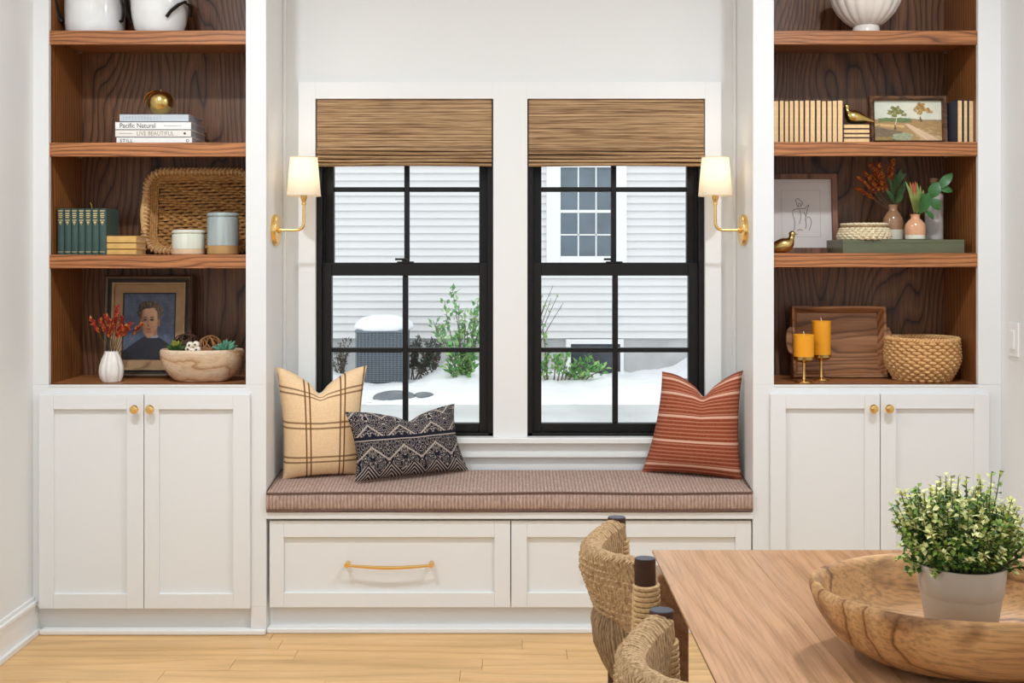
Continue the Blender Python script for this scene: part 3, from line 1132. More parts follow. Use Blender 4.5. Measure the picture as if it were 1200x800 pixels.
MAT['vase_white'] = plain('matte_white_ceramic', '#e7e0d8', 0.5, var=0.05, scale=60)
MAT['wax'] = plain('mustard_wax', '#f2a21d', 0.5, var=0.04)
MAT['wick'] = plain('cotton_wick', '#e8dcc0', 0.8)
MAT['olive_box'] = plain('olive_lacquer', '#5d6046', 0.35, var=0.04)
MAT['stem'] = plain('brown_stem', '#55402a', 0.7, var=0.2)
MAT['stem_green'] = plain('green_stem', '#5d6b3a', 0.7, var=0.2)

ZL, ZR = ZSH['L'], ZSH['R']
# ------------------------------------------------------------------ LEFT bookcase, top shelf: two crocks
def crock(label, px, Y, prof, n=40):
    x = PX(px, Y)
    t = thing('crock', label, 'crock', (x, Y, ZL[0]), 'white glazed crocks on the top shelf')
    p = list(prof)
    H = p[-1][1]
    p += [(p[-1][0] + 0.003, H + 0.006), (p[-1][0] - 0.004, H + 0.012), (p[-1][0] - 0.012, H + 0.006), (p[-1][0] - 0.012, 0.03)]
    MB().lathe(p, n, (x, Y, ZL[0])).build('pot', MAT['crock'], t)
    return t, x


t, x = crock('tall straight white crock nearest the outer wall on the top shelf', 111.5, 4.02, [(0.094, 0), (0.1, 0.012), (0.103, 0.04), (0.1045, 0.09), (0.1045, 0.16), (0.10, 0.2)])


def strap_handle(t, x, Y, z, R0, sg, a0=0.0):
    s = MB()
    pts = []
    for i in range(17):
        a = PI * i / 16
        pts.append((x + sg * (R0 + 0.004 + 0.017 * math.sin(a)), Y - 0.06 + 0.016 * math.cos(a) * 2, z + 0.055 - 0.055 * math.cos(a)))
    s.tube(pts, 0.012, 8, flat=0.45, up=(sg * 0.3, -1, 0))
    s.build('strap_handle', MAT['leather'], t)


strap_handle(t, x, 4.02, ZL[0] + 0.052, 0.098, 1)
strap_handle(t, x, 4.02, ZL[0] + 0.052, 0.098, -1)
t, x = crock('rounded white crock with black strap handles on the top shelf', 187, 4.0, [(0.076, 0), (0.081, 0.006), (0.0865, 0.024), (0.0945, 0.055), (0.099, 0.09), (0.1005, 0.12), (0.0985, 0.15), (0.09, 0.19)])
strap_handle(t, x, 4.05, ZL[0] + 0.050, 0.094, -1)
s = MB()
s.tube([(x + 0.052, 3.914, ZL[0] + 0.052), (x + 0.068, 3.912, ZL[0] + 0.072), (x + 0.086, 3.93, ZL[0] + 0.095), (x + 0.104, 3.95, ZL[0] + 0.112), (x + 0.118, 3.98, ZL[0] + 0.10), (x + 0.113, 4.0, ZL[0] + 0.072)], 0.0115, 8, flat=0.45, up=(0, -1, 0))
s.build('strap_handle', MAT['leather'], t)

# second shelf: stack of four coffee-table books, brass apple
Yb = 3.955
zz = ZL[1]
stack = [('pale thin white book at the bottom of the coffee-table stack', 136.5, 225, 167, 160.6, MAT['white_cover']),
         ('ivory book titled LIVE BEAUTIFUL, second from the bottom of its stack', 135, 223.8, 160.6, 151.9, MAT['ivory_cover']),
         ('white book titled Pacific Natural, third from the bottom of its stack', 135, 223.8, 151.9, 142.6, MAT['white_cover']),
         ('pale grey book on top of the stack, beneath the brass apple', 140, 221, 142.6, 133.6, MAT['grey_cover'])]
for i, (lab, a, b, y0, y1, mt) in enumerate(stack):
    h = PZ(y1, Yb) - zz
    t = book_flat(lab, PX(a, Yb), PX(b, Yb), Yb, Yb + 0.20 - 0.006 * i, zz, zz + h - 0.0002, mt, MAT['white_page'], 'coffee-table books under the brass apple')
    zc_ = zz + h / 2
    yt = Yb - 0.0006
    if i == 3:
        fm = MB()
        for q_ in range(13): fm.box(PX(144 + q_ * 3.6, Yb), PX(145.2 + q_ * 3.6, Yb), yt, Yb, zc_ - 0.006, zc_ + 0.006)
        fm.build('faint_print', plain('faint_print', '#b3bbc2', 0.5), t, kind='stuff')
    if i == 2:
        lettering('Pacific Natural', 0.024, (PX(140, Yb), yt, zc_ - 0.0075), MAT['ink'], t, sx=0.92)
        MB().box(PX(192, Yb), PX(213, Yb), yt, Yb, zc_ - 0.001, zc_ + 0.001).build('small_print', MAT['pale_ink'], t)
    if i == 1:
        lettering('LIVE BEAUTIFUL', 0.021, (PX(160, Yb), yt, zc_ - 0.0068), MAT['tan_ink'], t, sx=0.86, space=1.05)
        MB().box(PX(140, Yb), PX(155, Yb), yt, Yb, zc_ - 0.001, zc_ + 0.001).build('small_print', MAT['pale_ink'], t)
        d = MB().lathe([(0.0045, 0), (0.0045, 0.0006)], 14).xf(Matrix.Translation((PX(216.5, Yb), Yb, zc_)) @ Matrix.Rotation(R(90), 4, 'X'))
        d.build('spine_mark', MAT['ink'], t)
    if i == 0:
        lettering('STILL', 0.017, (PX(140.5, Yb), yt, zc_ - 0.006), MAT['ink'], t, space=1.2)
        d = MB().tube([(PX(219.7, Yb) + 0.0045 * math.cos(2 * PI * k_ / 16), yt, zc_ + 0.0045 * math.sin(2 * PI * k_ / 16)) for k_ in range(16)], 0.001, 5, closed=True)
        d.build('spine_mark', MAT['ink'], t)
    zz += h
ztop = zz
Ya_ = 4.0
xa0 = PX(188.3, Ya_)
t = thing('brass_apple', 'brass apple ornament with a curled leaf standing on the book stack', 'ornament', (xa0, Ya_, ztop))
prof = []
for i in range(19):
    a = PI * i / 18
    rr = 0.0455 * (math.sin(a)) ** 0.9 * (1 + 0.05 * -math.cos(a))
    zz_ = -math.cos(a) * 0.0445
    if i > 15: zz_ -= 0.004 * (i - 15)
    prof.append((max(rr, 0.0015), 0.0445 + zz_))
MB().lathe(prof, 40, (xa0, Ya_, ztop), cap1=False).build('apple_body', MAT['brass_old'], t)
MB().tube([(xa0, Ya_, ztop + 0.070), (xa0 + 0.001, Ya_, ztop + 0.088), (xa0 + 0.003, Ya_, ztop + 0.093)], [0.003, 0.003, 0.0045], 8).build('stem', MAT['brass_old'], t)
lf = MB()
pts = []
for i in range(15):
    a = R(78) + R(112) * i / 14
    pts.append((xa0 - 0.010 + 0.046 * math.cos(a), Ya_ - 0.010, ztop + 0.046 + 0.042 * math.sin(a)))
lf.tube(pts, [0.0025 + 0.010 * math.sin(PI * (i / 14)) for i in range(15)], 8, flat=0.3, up=(0, -1, 0))
lf.build('leaf', MAT['brass'], t)

# third shelf: seven green books
Yb = 3.945
xs = [66.6, 74.8, 83.0, 91.2, 99.2, 107.3, 115.6, 124.2]
names = ['first', 'second', 'third', 'fourth', 'fifth', 'sixth', 'seventh']
rng = random.Random(3)
for i in range(7):
    x0, x1 = PX(xs[i] + 0.15, Yb), PX(xs[i + 1] - 0.15, Yb)
    zt_ = PZ(244.2 + rng.uniform(-0.3, 0.5), Yb)
    lab = '%s green cloth book with gilt spine counted from the bookcase side' % names[i]
    if i == 4: lab = 'fifth green gilt-spined book, with a yellow ribbon bookmark sticking up'
    if i == 6: lab = 'last green gilt-spined book of the row, next to the ochre books'
    t = book_up(lab, x0, x1, Yb + 0.006, Yb + 0.125, ZL[2], zt_, MAT['green_cover'], MAT['page'], 'green clothbound books', round_=0.006)
    gm = MB()
    xm, hw = (x0 + x1) / 2, (x1 - x0) * 0.33
    for (ya, yb_, wv) in ((246.5, 247.5, 1), (249.5, 250.6, .8), (252, 253, .95), (254.2, 255.2, .7), (257.5, 258.4, 1), (259.6, 261.5, .55), (262.6, 263.2, .3)):
        gm.box(xm - hw * wv, xm + hw * wv, Yb - 0.0012, Yb + 0.004, PZ(yb_, Yb), PZ(ya, Yb))
    gm.box(xm - hw * 1.1, xm + hw * 1.1, Yb - 0.0006, Yb + 0.004, PZ(295.3, Yb), PZ(294.7, Yb))
    gm.build('gilt_lettering', MAT['gold'], t, kind='stuff')
    if i == 4:
        b_ = MB().tube([(xm + 0.004, Yb + 0.03, zt_ - 0.002), (xm + 0.005, Yb + 0.02, zt_ + 0.012), (xm + 0.003, Yb + 0.012, zt_ + 0.022)], 0.0022, 6, flat=0.3)
        b_.build('bookmark', plain('yellow_ribbon', '#c9b545', 0.7), t)
# three ochre books stacked
yy = [(298.3, 292), (291.8, 284.5), (284.3, 276)]
for i, (y0, y1) in enumerate(yy):
    lab = ['bottom ochre book of the small stack beside the green books', 'middle ochre book of the small stack beside the green books', 'top ochre book of the small stack beside the green books'][i]
    Yq = 3.955
    z0 = ZL[2] + (298.3 - y0) * Yq / F
    z1 = ZL[2] + (298.3 - y1) * Yq / F
    book_flat(lab, PX(123.6, Yq) + 0.0015, PX(159.6, Yq), Yq, Yq + 0.115, z0, z1, MAT['yellow_cover'], MAT['page'], 'ochre books in a small stack')


# big wicker tray leaning at the back of the shelf
def rrect(W, H, r, n=10, arc=True):
    pts = []
    for cx_, cz_, a0 in ((W / 2 - r, H / 2 - r, 0), (-W / 2 + r, H / 2 - r, 90), (-W / 2 + r, -H / 2 + r, 180), (W / 2 - r, -H / 2 + r, 270)):
        for i in range(n + 1):
            a = R(a0 + 90 * i / n)
            pts.append((cx_ + r * math.cos(a), cz_ + r * math.sin(a)))
    return pts


def resample(pts, n):
    P_ = [Vector((p[0], p[1])) for p in pts]
    P_.append(P_[0])
    L = [0]
    for a, b in zip(P_, P_[1:]): L.append(L[-1] + (b - a).length)
    out = []
    k = 0
    for i in range(n):
        d = L[-1] * i / n
        while L[k + 1] < d: k += 1
        t_ = (d - L[k]) / max(1e-9, L[k + 1] - L[k])
        out.append(P_[k].lerp(P_[k + 1], t_))
    return out


Yk = 4.10
W_, H_ = 0.425, 0.325
xk = PX(167, 4.12) + W_ / 2
t = thing('wicker_tray', 'large brown wicker tray propped against the back behind the canisters', 'basket', (xk, Yk, ZL[2]))
Mk = lean((xk, Yk, ZL[2]), 6)
fl_ = MB()
rows = 24
for i in range(rows):
    z = 0.035 + (H_ - 0.07) * i / (rows - 1)
    e = abs(z - H_ / 2) / (H_ / 2)
    half = W_ / 2 - 0.05
    pts = []
    for j in range(73):
        x = -half + 2 * half * j / 72
        pts.append((x, 0.045 + 0.0065 * math.sin(x * 2 * PI / 0.036 + PI * (i % 2) + 0.6 * math.sin(i * 1.7)), z + 0.0022 * math.sin(x * 34 + i * 1.3)))
    fl_.tube(pts, 0.0058, 5)
fl_.xf(Mk).build('woven_base', MAT['wicker'], t, kind='stuff')
sd = MB()
for k_ in range(6):
    q = k_ / 5
    rr = resample(rrect(W_ - 0.03 - 0.05 * q, H_ - 0.03 - 0.045 * q, 0.06 - 0.02 * q), 150)
    sd.tube([(p.x, 0.004 + 0.042 * q + 0.002 * math.sin(j * 0.9 + PI * (k_ % 2)), H_ / 2 + p.y) for j, p in enumerate(rr)], 0.0062, 5, closed=True)
sd.xf(Mk).build('woven_side', MAT['wicker'], t, kind='stuff')
rm = MB()
rr = resample(rrect(W_ - 0.026, H_ - 0.026, 0.065), 90)
rm.tube([(p.x, 0, H_ / 2 + p.y) for p in rr], 0.010, 8, closed=True)
nw = 86
rr = resample(rrect(W_ - 0.026, H_ - 0.026, 0.065), nw * 8)
hel = []
for j, p in enumerate(rr):
    tdir = (rr[(j + 1) % len(rr)] - rr[j - 1]).normalized()
    nn = Vector((-tdir.y, tdir.x))
    a = 2 * PI * j / 8
    q = p + nn * 0.0115 * math.cos(a)
    hel.append((q.x, 0.0115 * math.sin(a), H_ / 2 + q.y))
rm.tube(hel, 0.0052, 5, closed=True)
rm.xf(Mk).build('wrapped_rim', MAT['wicker_rim'], t, kind='stuff')
hd = MB()
for sg in (-1, 1):
    pts = []
    for i in range(13):
        q = i / 12
        pts.append((sg * (W_ / 2 - 0.012 + 0.008 * math.sin(PI * q)), -0.006, H_ * 0.27 + H_ * 0.42 * q))
    hd = MB().tube(pts, 0.0095, 8).xf(Mk)
    hd.build('cane_handle', MAT['honey'], t)


# canisters
def canister(label, x0, x1, y0, split, lidline, H_px, Y, top_c, low_c):
    x = PX((x0 + x1) / 2, Y)
    Rr = (x1 - x0) / 2 * Y / F
    k_ = Y / F
    z0 = ZL[2]
    hb = (298.3 - split) * k_
    ht = (298.3 - lidline) * k_
    hl = (298.3 - y0) * k_
    t = thing('canister', label, 'canister', (x, Y, z0), 'stoneware canisters in front of the wicker tray')
    MB().lathe([(Rr - 0.003, 0), (Rr, 0.003), (Rr, hb)], 40, (x, Y, z0)).build('bare_base', low_c, t)
    MB().lathe([(Rr + 0.0006, hb), (Rr + 0.001, hb + 0.002), (Rr + 0.0006, ht - 0.006), (Rr - 0.004, ht - 0.002), (Rr - 0.004, ht)], 40, (x, Y, z0)).build('glazed_body', top_c, t)
    MB().lathe([(Rr - 0.005, ht - 0.001), (Rr + 0.001, ht + 0.001), (Rr + 0.002, ht + 0.005), (Rr - 0.001, hl - 0.002), (Rr - 0.006, hl), (0.004, hl)], 40, (x, Y, z0)).build('lid', top_c, t)


def glaze(name, c1, c2):
    m = NT(name, 0.15)
    nz_ = m.noise(m.coords((60, 60, 5)), 1.0, 3)
    m.col(m.ramp(nz_, [(0.3, lin(c1)), (0.7, lin(c2))]))
    return m.mat


MAT['celadon'] = glaze('celadon_glaze', '#cfd2c2', '#e2e2d2')
MAT['bluegrey'] = glaze('blue_grey_glaze', '#93a0a0', '#b4bdba')
MAT['clay'] = plain('bare_clay', '#b58c57', 0.7, var=0.06, scale=40)
MAT['pinkclay'] = plain('pale_clay', '#dcb993', 0.7, var=0.06, scale=40)
canister('short celadon stoneware canister with lid and pale clay foot', 202.3, 239.6, 269.3, 291.5, 273.2, 0, 3.985, MAT['celadon'], MAT['pinkclay'])
canister('tall blue-grey stoneware canister with lid and tan clay foot', 243.4, 279.8, 249.2, 287.6, 253.5, 0, 3.985, MAT['bluegrey'], MAT['clay'])


# ------------------------------------------------------------------ LEFT bookcase, lowest shelf
def sprig_red(mb, base, tip, rng, n=16, m_leaf=1, spread=0.012, L=0.016, wd=0.006, start=0.45):
    base, tip = Vector(base), Vector(tip)
    mid = (base + tip) / 2 + Vector((rng.uniform(-.01, .01), rng.uniform(-.01, .01), 0.012))
    pts = []
    for i in range(9):
        q = i / 8
        pts.append(base * (1 - q) ** 2 + mid * 2 * q * (1 - q) + tip * q * q)
    mb.tube(pts, [0.0016 * (1 - 0.5 * i / 8) for i in range(9)], 5, m=0)
    for k_ in range(n):
        q = start + (1 - start) * k_ / n
        p = base * (1 - q) ** 2 + mid * 2 * q * (1 - q) + tip * q * q
        d = (tip - base).normalized() + Vector((rng.uniform(-1, 1), rng.uniform(-1, 1), rng.uniform(-.3, 1))) * 0.9
        mb.leaf(p, d, (rng.uniform(-1, 1), rng.uniform(-1, 1), 1), L * rng.uniform(.6, 1.2), wd, m=m_leaf + (rng.random() < 0.35), curl=0.2)


Yv = 3.975
pv = P(130.7, 447.5, Yv)
zv = ZBASE
t = thing('vase', 'white ribbed gourd-shaped vase standing before the portrait', 'vase', (pv.x, Yv, zv))
kk = Yv / F
prof = [(0.026, 0.0), (0.033, 0.002), (0.0405, 0.018), (0.0435, 0.036), (0.0415, 0.058), (0.034, 0.083), (0.0245, 0.104), (0.0225, 0.110), (0.0200, 0.110), (0.0200, 0.06)]
MB().lathe(prof, 80, (pv.x, Yv, zv), f=lambda a, q, z: 1 - 0.13 * (1 - abs(math.cos(a * 4.5 + 0.4))) ** 1.3 * min(1, max(0, z / 0.01)) * (1 if z < 0.1 else 0.4)).build('vase_body', MAT['vase_white'], t)
red1, red2 = plain('red_dried_petals', '#a02c22', 0.7, var=0.3), plain('orange_dried_petals', '#d97a34', 0.7, var=0.3)
fb = thing('dried_flowers', 'red and orange dried stems standing in the white ribbed vase', 'flowers', (pv.x, Yv, zv + 0.11))
rng = random.Random(11)
for tx, ty in ((107, 375), (118, 376), (124, 371), (131, 377), (137, 361), (136, 372), (143, 374), (146, 383), (152, 381), (166, 380), (128, 384), (140, 386)):
    mb = MB()
    tp = P(tx, ty, Yv + rng.uniform(-0.04, 0.03))
    sprig_red(mb, (pv.x + rng.uniform(-.01, .01), Yv + rng.uniform(-.01, .01), zv + 0.07), tp, rng, n=40, start=0.66, L=0.019, wd=0.010)
    mb.build('flower_stem', [MAT['stem'], red1, red2], fb, smooth=False)

# portrait in a stepped frame
Yp = 4.118
W_, H_ = (224.5 - 121) * Yp / F, (442.7 - 323) * Yp / F
xp = PX((224.5 + 121) / 2, Yp)
zp = ZBASE + 0.0005
t = thing('framed_portrait', 'framed oil portrait of a dark-haired young man leaning against the back', 'picture', (xp, Yp, zp))
Mk = lean((xp, Yp, zp), 5)
MAT['frame_dark'] = plain('dark_bronze_frame', '#5c4735', 0.4, var=0.2, scale=30)
MAT['frame_gold'] = plain('worn_gilt_frame', '#a3845a', 0.45, var=0.2, scale=30)
MAT['frame_black'] = plain('black_frame_step', '#2b2017', 0.6, var=0.2)
MAT['liner'] = plain('tan_liner', '#a98762', 0.7, var=0.08, scale=50)
q = Yp / F
MB().rect_loft([(0, 0.012), (0, -0.016), (4 * q * .5, -0.022), (4.2 * q, -0.018), (4.4 * q, 0.0), (4.4 * q, 0.012)], W_, H_).xf(Mk).build('outer_frame', MAT['frame_dark'], t)
MB().rect_loft([(4.4 * q, 0.0), (4.6 * q, -0.008), (8.4 * q, -0.006), (8.6 * q, 0.006)], W_, H_, closed=False).xf(Mk).build('frame_step', MAT['frame_black'], t)
MB().rect_loft([(8.4 * q, 0.0), (8.6 * q, -0.014), (11 * q, -0.012), (11.4 * q, 0.0)], W_, H_, closed=False).xf(Mk).build('frame_slip', MAT['frame_gold'], t)
MB().rect_loft([(11.2 * q, -0.004), (20.5 * q, 0.0), (20.8 * q, 0.004)], W_, H_, closed=False).xf(Mk).build('liner', MAT['liner'], t)
MB().rect_loft([(20.5 * q, -0.001), (22 * q, -0.0005), (22.2 * q, 0.004)], W_, H_, closed=False).xf(Mk).build('inner_lip', MAT['frame_black'], t)
MB().box(-W_ / 2 + 0.004, W_ / 2 - 0.004, 0.006, 0.0115, 0.004, H_ - 0.004).xf(Mk).build('backing', MAT['frame_black'], t)


def portrait(u, v):
    """young man, head and shoulders, dark pullover on a slate-blue ground"""
    n1 = noise.noise(Vector((u * 9, v * 9, 3))) * 0.5 + 0.5
    n2 = noise.noise(Vector((u * 26, v * 34, 7))) * 0.5 + 0.5
    n3 = noise.noise(Vector((u * 50, v * 22, 9))) * 0.5 + 0.5
    c = mixc(lin('#313848'), lin('#66718a'), n1 * 0.6 + n2 * 0.4)
    x = u - 0.54
    sh = 0.355 - 0.60 * max(0.0, abs(x) - 0.09) ** 1.15 + 0.012 * (n2 - .5)
    if v < sh: c = mixc(lin('#121319'), lin('#2b2d37'), n3 * 0.55 + 0.35 * n1)
    if 0.48 < u < 0.665 and 0.33 < v < 0.50: c = mixc(lin('#7a4a35'), lin('#b17a58'), sstep(0.52, 0.66, u))
    if abs(v - (0.335 + 0.9 * (u - 0.58) ** 2 * (1 if u > .58 else 2.2))) < 0.016 and 0.47 < u < 0.68: c = mixc(lin('#6c717c'), lin('#a3a5a8'), n2)
    fx, fy = (u - 0.505) / 0.182, (v - 0.565) / 0.245
    jaw = 1.0 + 0.42 * max(0.0, -fy - 0.15)
    d = (fx * jaw) ** 2 + fy * fy
    if d < 1:
        lit = 0.60 + 0.22 * fx + 0.25 * fy - 0.10 * (d > .8)
        c = mixc(lin('#8f5a40'), lin('#e6b690'), lit + 0.35 * (n2 - .5))
        c = mixc(c, lin('#6f4432'), 0.75 * sstep(-0.35, -1.0, fx))
        c = mixc(c, lin('#7d4c37'), 0.55 * sstep(0.70, 1.0, fx))
        for ex in (-0.46, 0.26):
            soc = ((fx - ex) / 0.30) ** 2 + ((fy - 0.14) / 0.15) ** 2
            if soc < 1: c = mixc(lin('#7a4b38'), c, 0.25 + 0.75 * soc)
            e = ((fx - ex) / 0.19) ** 2 + ((fy - 0.13) / 0.055) ** 2
            if e < 1: c = mixc(lin('#1f1817'), lin('#4a3a34'), e)
            bz = ((fx - ex - 0.02) / 0.28) ** 2 + ((fy - 0.29 + 0.10 * (fx - ex) ** 2) / 0.045) ** 2
            if bz < 1: c = mixc(lin('#3a281c'), c, bz * 0.6)
        if -0.24 < fx < -0.10 and -0.22 < fy < 0.25: c = mixc(c, lin('#8a543b'), 0.55)
        nb = ((fx + 0.10) / 0.17) ** 2 + ((fy + 0.23) / 0.055) ** 2
        if nb < 1: c = mixc(lin('#71402e'), c, nb)
        mt = ((fx + 0.06) / 0.25) ** 2 + ((fy + 0.46) / 0.065) ** 2
        if mt < 1: c = mixc(lin('#93402f') if fy > -0.46 else lin('#b65d4d'), c, mt * 0.5)
        if ((fx + 0.05) / 0.3) ** 2 + ((fy + 0.62) / 0.05) ** 2 < 1: c = mixc(c, lin('#7d4d38'), 0.5)
    if ((u - 0.692) / 0.026) ** 2 + ((v - 0.555) / 0.06) ** 2 < 1: c = mixc(lin('#8d553d'), lin('#c48a66'), n2)
    hx, hy = (u - 0.515) / 0.245, (v - 0.735) / 0.155
    lock = 0.30 * noise.noise(Vector((u * 11, v * 11, 1))) + 0.12 * noise.noise(Vector((u * 30, v * 30, 4)))
    edge_ = 0.742 + 0.035 * math.sin((u - .35) * 9) + 0.03 * (n2 - .5)
    inside = hx * hx + hy * hy < 1 + lock
    if inside and (v > edge_ or (abs(fx) > 0.86 and v > 0.60)):
        c = mixc(lin('#241a14'), lin('#94795c'), sstep(0.25, 0.85, n3 * 0.55 + 0.25 * n2 + 0.45 * (u - 0.38)))
    return c


painted('painted_canvas', W_ - 43 * q, H_ - 43 * q, 96, 120, portrait, t, Mk, 0.001, 21.5 * q)

# pale wooden bowl with decorative fillers
Yw_ = 4.0
xb_ = PX(236, Yw_)
Rb = 49.2 * Yw_ / F
t = thing('wooden_bowl', 'pale carved wooden bowl full of dried pods beside the portrait', 'bowl', (xb_, Yw_, ZBASE))
prof = [(0.075, 0.0), (0.095, 0.003), (0.117, 0.022), (0.138, 0.050), (0.150, 0.080), (0.1525, 0.104), (0.151, 0.112), (0.146, 0.116), (0.139, 0.113), (0.132, 0.085), (0.11, 0.05), (0.06, 0.03)]
sB = Rb / 0.1525
MB().lathe([(a * sB, b) for a, b in prof], 72, (xb_, Yw_, ZBASE), sy=0.55,
           f=lambda a, q, z: 1 + 0.012 * math.sin(3 * a + 1) + 0.008 * math.sin(7 * a)).build('bowl_body', MAT['pale_wood'], t)
zr = ZBASE + 0.100
MAT['vine'] = plain('dark_vine', '#4a2f20', 0.75, var=0.3, scale=40)
MAT['vine_light'] = plain('tan_vine', '#94643a', 0.75, var=0.3, scale=40)
MAT['succ_y'] = plain('yellow_green_succulent', '#9a9a32', 0.5, var=0.25, scale=40)
MAT['succ_d'] = plain('dark_green_succulent', '#42602f', 0.5, var=0.25, scale=40)
MAT['succ_t'] = plain('sea_green_succulent', '#6aa586', 0.5, var=0.25, scale=40)
MAT['pod'] = plain('white_pod', '#eadfcb', 0.7, var=0.1, scale=60)
MAT['pod_core'] = plain('pod_core', '#5a4332', 0.7)


def vine_ball(label, px, py, Y, r, mat, seed):
    c = P(px, py, Y)
    rng = random.Random(seed)
    mb = MB()
    for k_ in range(16):
        ax = Vector((rng.gauss(0, 1), rng.gauss(0, 1), rng.gauss(0, 1))).normalized()
        e1 = ax.orthogonal().normalized(); e2 = ax.cross(e1)
        rr_ = r * rng.uniform(0.82, 1.0)
        off = ax * r * rng.uniform(-0.4, 0.4)
        sc_ = math.sqrt(max(0.05, 1 - (off.length / r) ** 2))
        mb.tube([c + off + (e1 * math.cos(2 * PI * i / 22) + e2 * math.sin(2 * PI * i / 22)) * rr_ * sc_ for i in range(22)], 0.0024, 5, closed=True)
    o = mb.build('vine_ball', mat)
    return tag(o, label, 'ornament', 'dried fillers in the pale wooden bowl')


def succulent(label, px, py, Y, r, mat, seed, mat2=None, n=26):
    c = P(px, py, Y)
    rng = random.Random(seed)
    t_ = thing('succulent', label, 'succulent', (c.x, c.y, c.z), 'dried fillers in the pale wooden bowl')
    for layer in range(2):
        mb = MB()
        for k_ in range(n // 2):
            a = 2 * PI * k_ * 0.381966 + layer
            el = R(rng.uniform(20, 55) + 28 * layer)
            d = Vector((math.cos(a) * math.cos(el), math.sin(a) * math.cos(el), math.sin(el)))
            L = r * rng.uniform(0.8, 1.1) * (1 - 0.15 * layer)
            mb.tube([c, c + d * L * 0.5, c + d * L], [r * 0.10, r * 0.17, r * 0.03], 6, flat=0.5)
        mb.build('outer_leaves' if layer == 0 else 'inner_leaves', mat if layer == 0 or mat2 is None else mat2, t_, kind='stuff')


vine_ball('dark brown vine ball at the back of the pale wooden bowl', 218.5, 404.5, 4.03, 0.047, MAT['vine'], 2)
vine_ball('tan vine ball in the pale wooden bowl next to the teal succulent', 246, 406.5, 4.0, 0.042, MAT['vine_light'], 4)
succulent('yellow-green succulent at the rim of the pale wooden bowl', 206.5, 411.5, 3.98, 0.046, MAT['succ_d'], 3, MAT['succ_y'])
succulent('sea-green succulent in the pale wooden bowl', 264, 412, 3.985, 0.050, MAT['succ_t'], 6)
c = P(227.3, 407.5, 3.955)
t = thing('seed_pod', 'cluster of white seed pods in the pale wooden bowl', 'ornament', (c.x, c.y, c.z), 'dried fillers in the pale wooden bowl')
rng = random.Random(1)
for dx, dz in ((-0.012, 0.010), (0.009, 0.012), (0.013, -0.006), (-0.004, -0.012), (-0.017, -0.004)):
    q = c + Vector((dx, -0.006, dz))
    s = MB().sphere(q, 0.0132, 14, 10).build('pod', MAT['pod'], t)
    MB().sphere(q + Vector((0, -0.0115, 0.001)), 0.0042, 8, 6).build('pod_eye', MAT['pod_core'], s)

# ------------------------------------------------------------------ RIGHT bookcase, top shelf: fluted bowl
Yq = 4.02
xq = PX(1015, Yq)
t = thing('fluted_bowl', 'large white fluted footed bowl on the top shelf', 'bowl', (xq, Yq, ZR[0]))
MB().lathe([(0.047, 0), (0.0485, 0.003), (0.0465, 0.034), (0.042, 0.041)], 40, (xq, Yq, ZR[0])).build('foot', MAT['bowl_white'], t)
prof = [(0.043, 0.039), (0.056, 0.043), (0.078, 0.060), (0.100, 0.084), (0.117, 0.114), (0.127, 0.144), (0.131, 0.172), (0.128, 0.172), (0.118, 0.120), (0.07, 0.055)]
MB().lathe(prof, 120, (xq, Yq, ZR[0]), f=lambda a, q, z: 1 - 0.05 * (1 - abs(math.cos(a * 9))) ** 1.0).build('fluted_body', MAT['bowl_white'], t)

# second shelf: page-out books
Yb = 3.935
blk = [(906.5, 912.7), (914, 919), (920, 924.6), (925.6, 930.2), (931.2, 936.3), (937.3, 942.2), (943.6, 948.8), (949.8, 955.6), (957, 962.2), (963.3, 968.6), (969.8, 975.2), (976, 981.3), (982, 988)]
ordn = ['first', 'second', 'third', 'fourth', 'fifth', 'sixth', 'seventh', 'eighth', 'ninth', 'tenth', 'eleventh', 'twelfth', 'thirteenth']
rng = random.Random(21)
for i, (a, b) in enumerate(blk):
    nb = 12 - i
    if nb == 0: lab = 'page-out cream book right beside the flat stack under the brass bird'
    else: lab = '%s cream page-out book in the row, counted from the brass bird stack outward' % ordn[nb]
    x0, x1 = PX(a - 0.7, Yb), PX(b + 0.35, Yb)
    book_up(lab, x0, x1, Yb, Yb + 0.13 + rng.uniform(0, 0.01), ZR[1], PZ(117 + rng.uniform(-0.4, 0.8), Yb), MAT['dark_cover'], MAT['page'], 'page-out books in the long row', spine='back')
Yq = 3.94
ys = [(166.2, 161.0), (161.0, 156.2), (156.2, 150.6), (150.6, 144.8)]
for i, (y0, y1) in enumerate(ys):
    lab = ['lowest', 'second lowest', 'second highest', 'topmost'][i] + ' cream book of the flat stack under the brass bird'
    z0, z1 = (ZR[1] if i == 0 else PZ(y0, Yq)), PZ(y1, Yq)
    book_flat(lab, PX(988.0, Yq) + 0.001, PX(1020.2, Yq), Yq, Yq + 0.13, z0, z1 - 0.0002, MAT['dark_cover'], MAT['page'], 'flat page-out books under the bird', spine='back')
for i, (a, b) in enumerate([(1122.6, 1128), (1129.8, 1134.2), (1135.8, 1141.2)]):
    lab = ['navy book standing right behind the landscape frame, page edges out', 'middle of the three page-out books beside the landscape painting', 'last page-out book against the bookcase side by the landscape painting'][i]
    book_up(lab, PX(a - 0.7, Yb), PX(b + 0.3, Yb), Yb, Yb + 0.135, ZR[1], PZ(116.8 + i * 0.2, Yb), MAT['navy_cover'], MAT['page'], 'page-out books by the landscape', spine='back')


